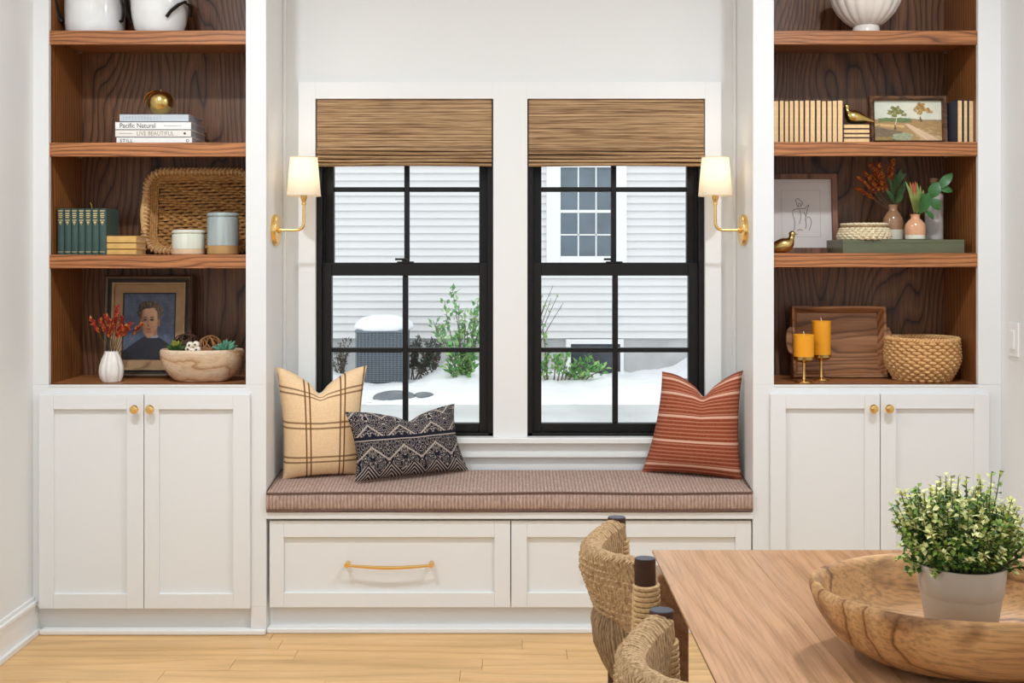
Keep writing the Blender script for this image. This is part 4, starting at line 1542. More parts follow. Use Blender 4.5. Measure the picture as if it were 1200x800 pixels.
def bird(label, tail_dir, px, py, Y, L, z0):
    """brass pigeon-like ornament; tail_dir +1: tail to +x, head to -x"""
    t = thing('brass_bird', label, 'ornament', (PX(px, Y), Y, z0), 'brass bird ornaments')
    x = PX(px, Y)
    s = tail_dir
    k = L
    spine_ = [(-0.335, 0.72), (-0.34, 0.70), (-0.345, 0.65), (-0.345, 0.60), (-0.34, 0.55), (-0.33, 0.50), (-0.31, 0.44), (-0.26, 0.36), (-0.16, 0.28), (-0.03, 0.235), (0.12, 0.205), (0.28, 0.175), (0.44, 0.14), (0.60, 0.10), (0.64, 0.09)]
    rad = [0.012, 0.065, 0.10, 0.10, 0.085, 0.085, 0.12, 0.19, 0.245, 0.245, 0.205, 0.145, 0.085, 0.045, 0.012]
    b = MB().tube([(x + s * a * k, Y, z0 + c_ * k) for a, c_ in spine_], [r_ * k for r_ in rad], 18, up=(0, 1, 0), flat=1.0)
    b.v = [(v[0], v[1], max(v[2], z0)) for v in b.v]
    b.build('bird_body', MAT['brass_old'], t, ang=80)
    bk = MB().tube([(x - s * 0.41 * k, Y, z0 + 0.63 * k), (x - s * 0.47 * k, Y, z0 + 0.62 * k), (x - s * 0.53 * k, Y, z0 + 0.60 * k)], [0.035 * k, 0.025 * k, 0.006 * k], 8)
    bk.build('beak', MAT['brass_old'], t)
    return t


bird('small brass bird on the flat book stack, tail toward the landscape painting', 1, 1003.5, 145, 3.965, 0.102, PZ(144.8, 3.94))

# landscape painting
Yp = 4.02
W_, H_ = (1110 - 1019.3) * Yp / F, (166.3 - 108) * Yp / F
xp = PX(1064.6, Yp)
t = thing('landscape_painting', 'framed landscape painting of two trees beside a dirt path', 'picture', (xp, Yp, ZR[1]))
Mk = lean((xp, Yp, ZR[1] + 0.0005), 4)
MAT['frame_brown'] = wood('carved_brown_frame', '#7a5334', '#644227', '#3d2817', 0, 6, 20, 3, 0.5, 0.3)
q = Yp / F
MB().rect_loft([(0, 0.012), (0, -0.01), (1.2 * q, -0.014), (3.6 * q, -0.012), (4.2 * q, -0.016), (5.2 * q, -0.012), (5.6 * q, 0.0), (5.6 * q, 0.012)], W_, H_).xf(Mk).build('frame', MAT['frame_brown'], t)
MB().box(-W_ / 2 + 0.004, W_ / 2 - 0.004, 0.006, 0.011, 0.004, H_ - 0.004).xf(Mk).build('backing', MAT['frame_black'], t)


def landscape(u, v):
    n1 = noise.noise(Vector((u * 7, v * 12, 1))) * 0.5 + 0.5
    n2 = noise.noise(Vector((u * 24, v * 24, 5))) * 0.5 + 0.5
    n3 = noise.noise(Vector((u * 12 + v * 10, v * 40, 2))) * 0.5 + 0.5
    hor = 0.535 + 0.02 * math.sin(u * 5)
    if v > hor:
        c = mixc(lin('#e9e4cc'), lin('#c8cfc0'), 0.55 * n1 + 0.35 * sstep(0.55, 0, u))
    else:
        dep = (hor - v) / hor
        c = mixc(lin('#8f6a45'), lin('#c7a067'), 0.25 + 0.5 * n3 + 0.3 * dep * n1)
        if v < 0.34 - 0.30 * (u - 0.05) and u < 0.42: c = mixc(lin('#6a5847'), lin('#94805c'), n3)
        blob = ((u - 0.42) / 0.17) ** 2 + ((v - 0.10) / 0.11) ** 2
        if blob < 0.8 + 0.6 * (n2 - .5): c = mixc(lin('#7d8f72'), lin('#c2bf95'), n2)
        if v < 0.10 and u < 0.28: c = mixc(lin('#bf9a44'), c, n2)
        pc = 0.50 + 0.95 * (0.40 - v)                            # dirt path
        e = abs(u - pc) / (0.035 + 0.30 * (0.42 - v)) if v < 0.42 else 9
        if e < 1: c = mixc(lin('#e6c29a'), lin('#c79a72'), e * 0.7 + 0.4 * (n3 - .5))
        if v < 0.40 and abs(e - 0.45) < 0.10: c = mixc(c, lin('#f0dcba'), 0.7)
        band = 0.40 - 0.10 * u
        if abs(v - band) < 0.030 and u < 0.45 and n1 > 0.35: c = mixc(lin('#e2bd7c'), c, 0.2)
        if v < 0.34 and u > 0.62 and n3 > 0.62 and e > 1: c = mixc(c, lin('#e0c68c'), 0.6)
    if hor - 0.11 + 0.05 * n1 < v < hor + 0.035 * n2 and 0.07 < u < 0.54 + 0.05 * n2: c = mixc(lin('#4b6138'), lin('#83945a'), n2)
    if hor - 0.03 < v < hor + 0.012 * n2 and u > 0.54: c = mixc(lin('#8b7a58'), lin('#a88d66'), n2)
    for tx, ty, tb, seed, ca, cb in ((0.325, 0.76, 0.27, 0, '#55622c', '#a0994f'), (0.70, 0.83, 0.47, 9, '#8a6330', '#cda45c')):
        hit = 0
        for kx, ky, rx, ry in ((0, 0, .085, .12), (-.06, -.06, .06, .07), (.07, -.05, .075, .06), (.13, -.11, .045, .04), (-.02, -.13, .05, .05)):
            q_ = ((u - tx - kx) / rx) ** 2 + ((v - ty - ky) / ry) ** 2
            if q_ < 0.85 + 1.1 * noise.noise(Vector((u * 20 + seed, v * 20, 3))): hit = 1
        if tb < v < ty and abs(u - tx - 0.012 * math.sin(v * 14 + seed)) < (0.007 + 0.010 * max(0, (tb + .15 - v) / .15)):
            c = lin('#d5cba4') if v > tb + .13 else lin('#6e5636')
        if hit and n2 > 0.30: c = mixc(lin(ca), lin(cb), sstep(0.25, 0.8, n2))
    return c


painted('painted_scene', W_ - 11 * q, H_ - 11 * q, 150, 96, landscape, t, Mk, 0.002, 5.5 * q)

# third shelf: line drawing, bird, olive box, woven dish, vases
Yp = 4.135
xa_, xb2 = 897.5, 981.6
W_, H_ = (xb2 - xa_) * Yp / F, (295.5 - 202) * Yp / F
xp = PX((xa_ + xb2) / 2, Yp)
t = thing('framed_drawing', 'thin brown frame with a line drawing of a seated bare back', 'picture', (xp, Yp, ZR[2]))
Mk = lean((xp, Yp, ZR[2] + 0.0005), 4)
MAT['frame_pink'] = wood('brown_thin_frame', '#96674c', '#845842', '#5f3d2d', 2, 5, 10, 5, 0.5, 0.25)
q = Yp / F
MB().rect_loft([(0, 0.010), (0, -0.012), (0.001, -0.013), (6.0 * q, -0.013), (6.2 * q, -0.012), (6.2 * q, 0.010)], W_, H_).xf(Mk).build('frame', MAT['frame_pink'], t)
MB().box(-W_ / 2 + 0.004, W_ / 2 - 0.004, 0.001, 0.008, 0.004, H_ - 0.004).xf(Mk).build('mat_board', plain('pale_mat_board', '#d8cfc8', 0.6, var=0.02), t)
gm = plain('plate_line', '#c4bab2', 0.6)
MB().rect_loft([(19 * q, 0.0006), (19 * q, 0.0001), (19.6 * q, 0.0001), (19.6 * q, 0.0006)], W_, H_).xf(Mk).build('plate_mark', gm, t)
dr = MB()


def stroke(pts, r=0.0011):
    # px/py in the photograph's frame region -> local x,z on the sheet
    out = []
    for a, b in pts:
        out.append(((a - (xa_ + xb2) / 2) * q, 0.0006, (295.5 - b) * q))
    fine = []
    for i in range(len(out) - 1):
        for k_ in range(4):
            f_ = k_ / 4
            p0 = Vector(out[max(0, i - 1)]); p1 = Vector(out[i]); p2 = Vector(out[i + 1]); p3 = Vector(out[min(len(out) - 1, i + 2)])
            fine.append(0.5 * ((2 * p1) + (p2 - p0) * f_ + (2 * p0 - 5 * p1 + 4 * p2 - p3) * f_ ** 2 + (3 * p1 - p0 - 3 * p2 + p3) * f_ ** 3))
    fine.append(Vector(out[-1]))
    dr.tube(fine, r, 5)


for pts in ([(944, 243), (936, 243), (930.5, 245), (930, 250), (932, 258), (931.5, 266), (930.5, 269)],
            [(938, 245), (939.5, 251), (938.5, 257), (937.5, 261)],
            [(944, 243), (946.5, 240.5), (949, 238.5), (947.5, 243), (946.5, 248), (945, 254), (945.5, 262), (944.5, 267)],
            [(946.5, 254), (949, 252.5), (951, 256), (951.5, 260), (949.5, 266), (948.5, 269)],
            [(943, 247), (945, 251), (944.5, 257)],
            [(934.5, 236), (933.5, 233.5), (935.5, 231), (937.5, 232), (939.5, 233.5), (941.5, 235.5), (940.5, 239), (937, 240.5), (935, 239), (934.5, 236)],
            [(936, 241), (937, 237.5), (939, 236.5), (939.5, 239.5)],
            [(935, 268.5), (938, 267.5), (941, 268.5)]):
    stroke(pts)
dr.xf(Mk).build('line_drawing', plain('charcoal_line', '#6a6360', 0.7), t)

bird('brass bird at the bookcase edge, in front of the line drawing', -1, 915.5, 297, 3.985, 0.112, ZR[2])

# olive box
Yo = 3.935
x0, x1 = PX(987.8, Yo), PX(1130.3, Yo)
zo = ZR[2] + (296.6 - 280.6) * Yo / F
t = thing('olive_box', 'long olive green lacquered riser box under the small vases', 'box', ((x0 + x1) / 2, Yo, ZR[2]))
MB().box(x0, x1, Yo, Yo + 0.24, ZR[2], zo - 0.012).build('box_body', MAT['olive_box'], t, bevel=0.001)
MB().box(x0, x1, Yo, Yo + 0.24, zo - 0.012, zo).build('lid', MAT['olive_box'], t, bevel=0.001)


def coil_basket(mb, c, rows, k, amp, tr, n=160, m=0, twist=0.0, sy=1.0):
    for i, (r, z) in enumerate(rows):
        pts = []
        for j in range(n):
            a = 2 * PI * j / n
            rr_ = r + amp * math.sin(k * a + PI * (i % 2) + twist * i)
            pts.append((c[0] + rr_ * math.cos(a), c[1] + rr_ * math.sin(a) * sy, c[2] + z + 0.15 * tr * math.cos(k * a + PI * (i % 2))))
        mb.tube(pts, tr, 6, closed=True, m=m)


# small beige woven dish
Yq = 4.015
xq = PX(1012.6, Yq)
t = thing('woven_dish', 'small bleached woven basket dish on the olive box', 'basket', (xq, Yq, zo))
mb = MB()
coil_basket(mb, (xq, Yq, zo), [(0.088, 0.005), (0.090, 0.0135), (0.0875, 0.022), (0.084, 0.0305), (0.0805, 0.039)], 24, 0.0034, 0.0052, 240, twist=0.9)
mb.build('woven_wall', MAT['beige_weave'], t, kind='stuff')
mb = MB(); coil_basket(mb, (xq, Yq, zo), [(0.0785, 0.0475)], 26, 0.0015, 0.0042, 160)
mb.build('brown_band', MAT['beige_dark'], t)
mb = MB(); coil_basket(mb, (xq, Yq, zo), [(0.0785, 0.0555)], 30, 0.0012, 0.0048, 160)
mb.build('rim', MAT['beige_weave'], t)
MB().lathe([(0.083, 0.001), (0.083, 0.004)], 40, (xq, Yq, zo)).build('base', MAT['beige_weave'], t)


def vase_two(label, px, Y, z0, prof, m_low, m_up, zsplit):
    x = PX(px, Y)
    t = thing('bud_vase', label, 'vase', (x, Y, z0), 'small vases on the olive box')
    lo = [p for p in prof if p[1] <= zsplit]
    rs = lo[-1][0]
    up = [p for p in prof if p[1] > zsplit]
    MB().lathe(lo + [(rs, zsplit)], 36, (x, Y, z0), cap1=False).build('lower_glaze', m_low, t)
    rim = up[-1]
    MB().lathe([(rs, zsplit)] + up + [(rim[0] - 0.004, rim[1] + 0.001), (rim[0] - 0.005, rim[1] - 0.02)], 36, (x, Y, z0), cap0=False).build('upper_glaze', m_up, t)
    return t, x


MAT['tan_glaze'] = plain('tan_glaze', '#a07858', 0.15, var=0.1)
MAT['cream_glaze'] = plain('cream_glaze', '#d8d2be', 0.2, var=0.04)
MAT['peach_glaze'] = plain('peach_glaze', '#d9a27c', 0.15, var=0.1)
MAT['marble_glaze'] = plain('mottled_glaze', '#b9b0a8', 0.25, var=0.15, scale=22)
k_ = 4.06 / F
bt = lambda s, h: [(0.030 * s, 0), (0.0355 * s, 0.003), (0.0365 * s, 0.02), (0.0365 * s, 0.50 * h), (0.034 * s, 0.62 * h), (0.026 * s, 0.74 * h), (0.0165 * s, 0.83 * h), (0.015 * s, 0.90 * h), (0.0175 * s, 0.97 * h), (0.0185 * s, h)]
_, xv1 = vase_two('tan over cream bud vase beside the woven dish', 1046.5, 4.06, zo, bt(1.0, 0.129), MAT['cream_glaze'], MAT['tan_glaze'], 0.038)
_, xv2 = vase_two('peach over cream bud vase in front of the tall bottle', 1072.5, 3.985, zo, bt(0.98, 0.089 + 0.002), MAT['cream_glaze'], MAT['peach_glaze'], 0.017)
Yt = 4.085
xt = PX(1094.5, Yt)
t = thing('bottle_vase', 'tall mottled stoneware bottle behind the rounded green leaves', 'vase', (xt, Yt, zo), 'small vases on the olive box')
hb = (280.6 - 226) * Yt / F
MB().lathe([(0.030, 0), (0.0325, 0.003), (0.0325, hb * 0.55), (0.0325, hb - 0.006), (0.029, hb), (0.018, hb + 0.004), (0.0145, hb + 0.010), (0.0135, hb + 0.02)], 36, (xt, Yt, zo), cap1=False).build('bottle_body', MAT['marble_glaze'], t)
MB().lathe([(0.0135, hb + 0.02), (0.013, hb + 0.035), (0.0155, hb + 0.046), (0.0165, hb + 0.056), (0.013, hb + 0.056), (0.010, hb + 0.03)], 28, (xt, Yt, zo), cap0=False).build('neck', MAT['tan_glaze'], t)

# stems in the bud vases
rust1, rust2 = plain('rust_dried_bloom', '#9c431a', 0.75, var=0.35, scale=60), plain('amber_dried_bloom', '#d08236', 0.75, var=0.3, scale=60)
MAT['leaf_dark'] = plain('dark_leaf', '#36562c', 0.45, var=0.25, scale=30)
MAT['leaf_mid'] = plain('bright_leaf', '#2f6127', 0.4, var=0.25, scale=30)
MAT['leaf_olive'] = plain('olive_leaf', '#77813f', 0.5, var=0.3, scale=30)
MAT['protea'] = plain('protea_red', '#a6492c', 0.6, var=0.3, scale=60)
rng = random.Random(4)
fb = thing('dried_spray', 'rust orange dried flower spray with dark leaves in the tan bud vase', 'flowers', (xv1, 4.06, zo + 0.129))
for tx, ty in ((1004, 222), (1006, 209), (1014, 203), (1020, 193), (1027, 199), (1033, 205), (1040, 196), (1046, 189), (1030, 192), (1022, 207)):
    mb = MB()
    sprig_red(mb, (xv1, 4.06, zo + 0.10), P(tx, ty, 4.06 + rng.uniform(-.03, .02)), rng, n=130, start=0.50, L=0.014, wd=0.011, spread=0.02)
    mb.build('flower_stem', [MAT['stem'], rust1, rust2], fb, smooth=False)


def big_leaf(mb, base, tip, width, normal, m=0, n=8):
    base, tip = Vector(base), Vector(tip)
    d = tip - base
    nn = Vector(normal); nn = (nn - d.normalized() * nn.dot(d.normalized())).normalized()
    side = d.normalized().cross(nn)
    b = len(mb.v)
    for i in range(n + 1):
        q = i / n
        wv = width / 2 * (math.sin(PI * min(1, q * 0.96 + 0.03)) ** 0.75)
        p = base + d * q + nn * (0.10 * d.length * math.sin(PI * q))
        mb.v += [tuple(p + side * wv + nn * 0.16 * wv), tuple(p), tuple(p - side * wv + nn * 0.16 * wv)]
    for i in range(n):
        a = b + 3 * i
        mb.face((a, a + 1, a + 4, a + 3), m); mb.face((a + 1, a + 2, a + 5, a + 4), m)


for (bx, by, tx, ty, wd) in ((1047, 230, 1041, 208, 0.020), (1049, 222, 1056, 197, 0.024), (1050, 234, 1061, 212, 0.022), (1047, 226, 1049, 203, 0.020), (1048, 238, 1038, 222, 0.018), (1050, 238, 1058, 226, 0.020), (1049, 215, 1062, 203, 0.016)):
    mb = MB()
    mb.tube([(xv1, 4.06, zo + 0.11), P(bx, by, 4.05)], 0.0012, 5, m=0)
    big_leaf(mb, P(bx, by, 4.05), P(tx, ty, 4.04), wd, (0.2, -1, 0.2), 1)
    mb.build('leaf', [MAT['stem'], MAT['leaf_dark']], fb, ang=80)

pb_ = thing('protea_stem', 'protea bud with long olive leaves standing in the peach bud vase', 'flowers', (xv2, 3.985, zo + 0.089))
MB().tube([(xv2, 3.985, zo + 0.05), (xv2 - 0.002, 3.985, zo + 0.10), P(1069.5, 240, 3.985)], 0.0022, 6).build('stem', MAT['stem_green'], pb_)
for (bx, by, tx, ty, wd, mt) in ((1071, 249, 1061, 212, 0.013, 'leaf_olive'), (1072, 248, 1066, 213, 0.016, 'leaf_olive'), (1073, 248, 1074.5, 214, 0.014, 'leaf_olive'), (1073, 249, 1078.5, 217, 0.013, 'leaf_olive'),
                                 (1074, 250, 1082, 222, 0.015, 'leaf_olive'), (1070, 242, 1069.5, 213, 0.014, 'protea'), (1070, 240, 1072.5, 212, 0.011, 'protea'), (1069, 240, 1066.5, 214, 0.010, 'protea'), (1074, 250, 1080, 234, 0.018, 'leaf_olive')):
    mb = MB()
    big_leaf(mb, P(bx, by, 3.98), P(tx, ty, 3.975 + rng.uniform(-.01, .01)), wd, (0.1, -1, 0.1), 0)
    mb.build('petal' if mt == 'protea' else 'leaf', MAT[mt], pb_, ang=80)

gb = thing('leafy_branch', 'branch of rounded glossy green leaves beside the tall bottle', 'branch', (xv2 + 0.01, 3.97, zo + 0.089))
st_ = [P(1076, 252, 3.985), P(1083, 243, 3.975), P(1092, 231, 3.97), P(1101, 219, 3.97)]
MB().tube([(xv2 + 0.004, 3.985, zo + 0.06)] + st_, 0.0018, 6).build('stem', MAT['stem_green'], gb)
for (bx, by, tx, ty, wd) in ((1084, 244, 1080.5, 226, 0.036), (1091, 232, 1099, 213.5, 0.044), (1090, 233, 1101, 246, 0.040), (1099, 222, 1116, 203, 0.034), (1101, 221, 1116, 224, 0.026), (1078, 250, 1088, 226, 0.040), (1084, 247, 1094, 257, 0.020)):
    mb = MB()
    big_leaf(mb, P(bx, by, 3.968), P(tx, ty, 3.962 + rng.uniform(-.006, .01)), wd, (rng.uniform(-.25, .25), -1, 0.3), 0)
    mb.build('leaf', MAT['leaf_mid'], gb, ang=80)

# ------------------------------------------------------------------ RIGHT bookcase, lowest shelf
Yp = 4.125
W_, H_ = (1037 - 927.3) * Yp / F, (442.8 - 360) * Yp / F
xp = PX((1037 + 927.3) / 2, Yp)
t = thing('wooden_tray', 'brown acacia serving tray standing upright behind the candles', 'tray', (xp, Yp, ZBASE))
Mk = lean((xp, Yp, ZBASE + 0.0005), 5)
q = Yp / F
MB().rect_loft([(0, 0.006), (0, -0.034), (0.004, -0.036), (2.6 * q, -0.034), (8 * q, 0.0), (8 * q, 0.006)], W_, H_).xf(Mk).build('rim', MAT['tray_wood'], t)
MB().box(-W_ / 2 + 0.003, W_ / 2 - 0.003, -0.001, 0.005, 0.003, H_ - 0.003).xf(Mk).build('tray_base', MAT['tray_wood'], t)
for sg in (-1, 1):
    mb = MB()
    n = 14
    for yv in (-0.028, -0.016):
        for i in range(n + 1):
            a = PI * i / n
            mb.v.append((sg * (W_ / 2 - 0.004 + 0.024 * (math.sin(a)) ** 0.6), yv, H_ * 0.52 + 0.048 * math.cos(a)))
    for i in range(n): mb.face((i, i + 1, n + 2 + i, n + 1 + i))
    mb.face(list(range(n + 1))); mb.face([n + 1 + i for i in range(n + 1)][::-1])
    mb.face((0, n + 1, 2 * n + 1, n))
    mb.xf(Mk).build('ear_handle', MAT['tray_wood'], t, bevel=0.002)


def candle(label1, label2, px, Y, cy0, cy1, ccx, cr, hold_w):
    z0 = ZBASE
    x = PX(px, Y)
    zc0, zc1 = PZ(cy1, Y), PZ(cy0, Y)
    t = thing('candlestick', label1, 'candlestick', (x, Y, z0), 'brass candlesticks before the wooden tray')
    w2 = hold_w / 2 * Y / F
    MB().lathe([(w2 * 0.98, 0), (w2, 0.003), (w2 * 0.9, 0.007), (w2 * 0.3, 0.010), (0.006, 0.013)], 36, (x, Y, z0)).build('foot', MAT['brass'], t)
    MB().lathe([(0.007, 0.012), (0.0052, 0.022), (0.0046, (zc0 - z0) * 0.6), (0.006, zc0 - z0 - 0.016), (0.012, zc0 - z0 - 0.011)], 20, (x, Y, z0)).build('stem', MAT['brass'], t)
    MB().lathe([(0.012, -0.013), (w2 * 0.85, -0.010), (w2 * 1.08, -0.002), (w2 * 1.1, 0.008), (w2 * 1.04, 0.008), (w2 * 1.02, 0.0), (0.004, -0.001)], 36, (x, Y, zc0)).build('cup', MAT['brass_old'], t)
    c = thing('pillar_candle', label2, 'candle', (x, Y, zc0), 'mustard pillar candles')
    rc = cr * Y / F
    h = zc1 - zc0
    MB().lathe([(rc * 0.96, 0), (rc * 0.97, 0.002), (rc, h - 0.006), (rc * 1.02, h - 0.001), (rc * 0.98, h), (rc * 0.86, h - 0.003), (0.003, h - 0.006)], 40, (x, Y, zc0)).build('wax', MAT['wax'], c)
    MB().tube([(x, Y, zc1 - 0.007), (x + 0.0005, Y, zc1 + 0.004), (x - 0.002, Y, zc1 + 0.011)], 0.0016, 6).build('wick', MAT['wick'], c)


candle('low brass candlestick under the short mustard candle', 'short mustard pillar candle on the nearer candlestick', 942, 3.945, 391.8, 420, 942, 11.8, 22)
candle('taller brass candlestick under the tall mustard candle', 'tall mustard pillar candle on the farther candlestick', 962.3, 4.02, 375.8, 417.5, 962.3, 10.9, 21)

# round rattan basket
Yq = 4.035
xq = PX(1080.5, Yq)
t = thing('round_basket', 'round honey rattan basket on the lowest shelf beside the wooden tray', 'basket', (xq, Yq, ZBASE))
rows = []
nr = 13
for i in range(nr):
    q_ = i / (nr - 1)
    z = 0.007 + 0.132 * q_
    r = 0.092 + 0.033 * math.sin(min(1, q_ / 0.62) * PI / 2) - 0.004 * max(0, (q_ - 0.62) / 0.38)
    rows.append((r, z))
mb = MB()
coil_basket(mb, (xq, Yq, ZBASE), rows, 22, 0.0062, 0.0066, 198)
mb.build('woven_wall', MAT['honey'], t, kind='stuff')
mb = MB()
for i in range(2):
    pts, n_ = [], 240
    for j in range(n_):
        a = 2 * PI * j / n_
        ph = 34 * a + PI * i
        rr_ = 0.1215 + 0.0055 * math.cos(ph)
        pts.append((xq + rr_ * math.cos(a), Yq + rr_ * math.sin(a), ZBASE + 0.150 + 0.0045 * math.sin(ph)))
    mb.tube(pts, 0.0055, 6, closed=True)
mb.build('braided_rim', MAT['honey'], t)
MB().lathe([(0.088, 0.002), (0.09, 0.008), (0.02, 0.010)], 40, (xq, Yq, ZBASE)).build('base', MAT['honey'], t)

# ------------------------------------------------------------------ dining table
ZT = 0.765
TX0, TX1, TY0, TY1 = 0.272, 1.36, -0.35, 2.115
t = thing('dining_table', 'oak dining table with plank top holding the wooden dough bowl', 'table', ((TX0 + TX1) / 2, (TY0 + TY1) / 2, 0))
npk = 6
pw = (TX1 - TX0) / npk
for i in range(npk):
    a = TX0 + pw * i
    x0_, x1_ = a + 0.00012, a + pw - 0.00012
    lft, rgt = (0.055 if i == 0 else 0), (0.055 if i == npk - 1 else 0)
    mb = MB()
    for yy_ in (TY0, TY1):
        mb.v += [(x0_, yy_, ZT), (x0_, yy_, ZT - (0.005 if lft else 0.028)), (x0_ + lft, yy_, ZT - 0.028), (x1_ - rgt, yy_, ZT - 0.028), (x1_, yy_, ZT - (0.005 if rgt else 0.028)), (x1_, yy_, ZT)]
    mb.face((0, 1, 2, 3, 4, 5)); mb.face((11, 10, 9, 8, 7, 6))
    for q_ in range(6): mb.face((q_, q_ + 6, (q_ + 1) % 6 + 6, (q_ + 1) % 6))
    mb.build('tabletop_plank', MAT['table'], t, bevel=0.0003, seg=1)
MB().box(TX0 + 0.06, TX1 - 0.06, TY0 + 0.06, TY0 + 0.085, ZT - 0.11, ZT - 0.028).box(TX0 + 0.06, TX1 - 0.06, TY1 - 0.085, TY1 - 0.06, ZT - 0.11, ZT - 0.028).build('apron', MAT['table'], t)
for lx in (TX0, TX1 - 0.06):
    for ly in (TY0, TY1 - 0.07):
        MB().box(lx + 0.001, lx + 0.059, ly, ly + 0.068, 0, ZT - 0.028).build('leg', MAT['table'], t, bevel=0.004)

# ------------------------------------------------------------------ woven chairs
CHX = 0.0


def chair(label):
    A, B = Vector((0.213, 2.205, 0)), Vector((0.233, 1.905, 0))
    LEAN = 0.03
    ctr = Vector((0.45, 2.055, 0))
    t = thing('dining_chair', label, 'chair', ctr, 'woven seagrass dining chairs at the table')
    ZP = 0.806
    for Q in (A, B):
        mb = MB()
        mb.lathe([(0.016, 0), (0.0165, 0.02), (0.0205, 0.45), (0.0190, 0.70), (0.0182, ZP - 0.003), (0.0174, ZP)], 20, (Q.x, Q.y, 0), cap1=True, sx=1.0, sy=0.85)
        for i, v in enumerate(mb.v): mb.v[i] = (v[0] + 0.02 * max(0, (0.72 - v[2])) * 0.6, v[1], v[2])
        po = mb.build('rear_post', MAT['post'], t)
        MB().lathe([(0.0172, 0), (0.0168, 0.0012), (0.004, 0.0016)], 20, (Q.x, Q.y, ZP), sy=0.85).build('post_end', MAT['post_cap'], po)
        # rope wrapping around the post
        wr_ = MB()
        for k in range(26):
            z = 0.759 - 0.0088 * k
            rr = 0.0195 + 0.004 * min(1, k / 10)
            wr_.tube([(Q.x + 0.002 + rr * math.cos(2 * PI * i / 18) + 0.012 * max(0, 0.72 - z), Q.y + rr * 0.92 * math.sin(2 * PI * i / 18), z + 0.0016 * math.sin(2 * PI * i / 18 + 0.7)) for i in range(18)], 0.0044, 6, closed=True)
        wr_.build('rope_wrap', MAT['rope'], po, kind='stuff')

    def plan(u, bulge):
        p = A.lerp(B, u)
        s = math.sin(PI * u)
        return Vector((p.x - bulge * max(0, s) ** 1.05, p.y, 0))

    rng = random.Random(9)
    up = MB()
    n = 40
    for k in range(n):
        u = 0.015 + 0.97 * k / (n - 1)
        j = rng.uniform(-0.0012, 0.0012)
        pts = []
        ztop = 0.801 - 0.012 * math.sin(PI * u) + j
        # inside, over the rim, down the outside to the waist
        for z_, off, bl in ((0.66, 0.012, 0.030), (0.70, 0.014, 0.046), (0.735, 0.015, 0.060), (0.755, 0.0155, 0.066)):
            q = plan(u, bl)
            pts.append((q.x + off, q.y + 0.006 * math.sin(z_ * 90), z_ + 0.010 - 0.012 * math.sin(PI * u)))
        for a in (150, 120, 90, 60, 30):
            q = plan(u, 0.068)
            pts.append((q.x - 0.002 - 0.0175 * math.cos(R(a)) * -1 * -1, q.y + (90 - a) / 9000.0, ztop - 0.017 + 0.017 * math.sin(R(a))))
        for z_, bl, wz in ((0.755, 0.0815, 0.0), (0.735, 0.078, 0.1), (0.715, 0.070, 0.22), (0.695, 0.058, 0.34), (0.672, 0.045, 0.42)):
            uu = 0.5 + (u - 0.5) * (1 - 0.35 * wz)
            q = plan(uu + 0.02 * wz, bl)
            pts.append((q.x - 0.002, q.y, z_ - 0.006 * u - 0.2 * j))
        up.tube(pts, 0.0058, 6)
    # braided cross strands that give the rim its herringbone look
    for k in range(9):
        z_ = 0.780 - 0.0115 * k
        bl = 0.083 - 0.0042 * max(0, k - 2)
        pts = []
        for i in range(61):
            u = 0.01 + 0.98 * i / 60
            q = plan(u, bl)
            pts.append((q.x - 0.0045 - 0.0042 * math.sin(i * PI / 1.5 + PI * (k % 2)), q.y, z_ - 0.010 * math.sin(PI * u)))
        up.tube(pts, 0.0036, 5)
    up.build('woven_back', MAT['seagrass'], t, kind='stuff')
    lo = MB()
    n = 26
    for k in range(n):
        u = 0.04 + 0.92 * k / (n - 1)
        pts = []
        for z_, bl, cz in ((0.712, 0.046, 0.36), (0.69, 0.058, 0.28), (0.66, 0.070, 0.14), (0.625, 0.066, 0.08), (0.59, 0.050, 0.04), (0.555, 0.030, 0.0), (0.52, 0.010, 0.0), (0.47, -0.012, 0)):
            uu = 0.5 + (u - 0.5) * (1 - cz)
            q = plan(uu, bl)
            pts.append((q.x + 0.004 + rng.uniform(-.0012, .0012), q.y, z_ - 0.02 * u))
        lo.tube(pts, 0.0056 + rng.uniform(-.0008, .0012), 6)
    lo.build('lower_weave', MAT['seagrass_dark'], t, kind='stuff')
    # seat and front legs
    X0, X1, Y0, Y1 = 0.225, 0.66, 1.86, 2.25
    fr = MB()
    fr.tube([(X0, Y0 + 0.03, 0.435), (X1, Y0, 0.44), (X1, Y1, 0.44), (X0, Y1 - 0.03, 0.435)], 0.014, 10, closed=True)
    fr.build('seat_frame', MAT['post'], t)
    se = MB()
    for k in range(34):
        yv = Y0 + 0.035 + (Y1 - Y0 - 0.07) * k / 33
        se.tube([(X0 + 0.0 + (X1 - X0) * i / 10, yv, 0.452 - 0.008 * math.sin(PI * i / 10)) for i in range(11)], 0.0062, 6)
    se.build('woven_seat', MAT['seagrass'], t, kind='stuff')
    for yv in (Y0, Y1):
        MB().lathe([(0.014, 0), (0.019, 0.3), (0.019, 0.455)], 16, (X1, yv, 0)).build('front_leg', MAT['post'], t)
    for yv, x0_ in ((Y0 + 0.02, 0.23), (Y1 - 0.02, 0.22)):
        MB().tube([(x0_, yv, 0.2), (X1, yv, 0.2)], 0.009, 8).build('stretcher', MAT['post'], t)
    return t


c1 = chair('woven seagrass chair nearer the window bench, at the far end of the table')
c2 = copy_tree(c1, Vector(c1.location) + Vector((0.010, -0.579, 0)), None, 'woven seagrass chair nearest the viewer, partly cut off below')

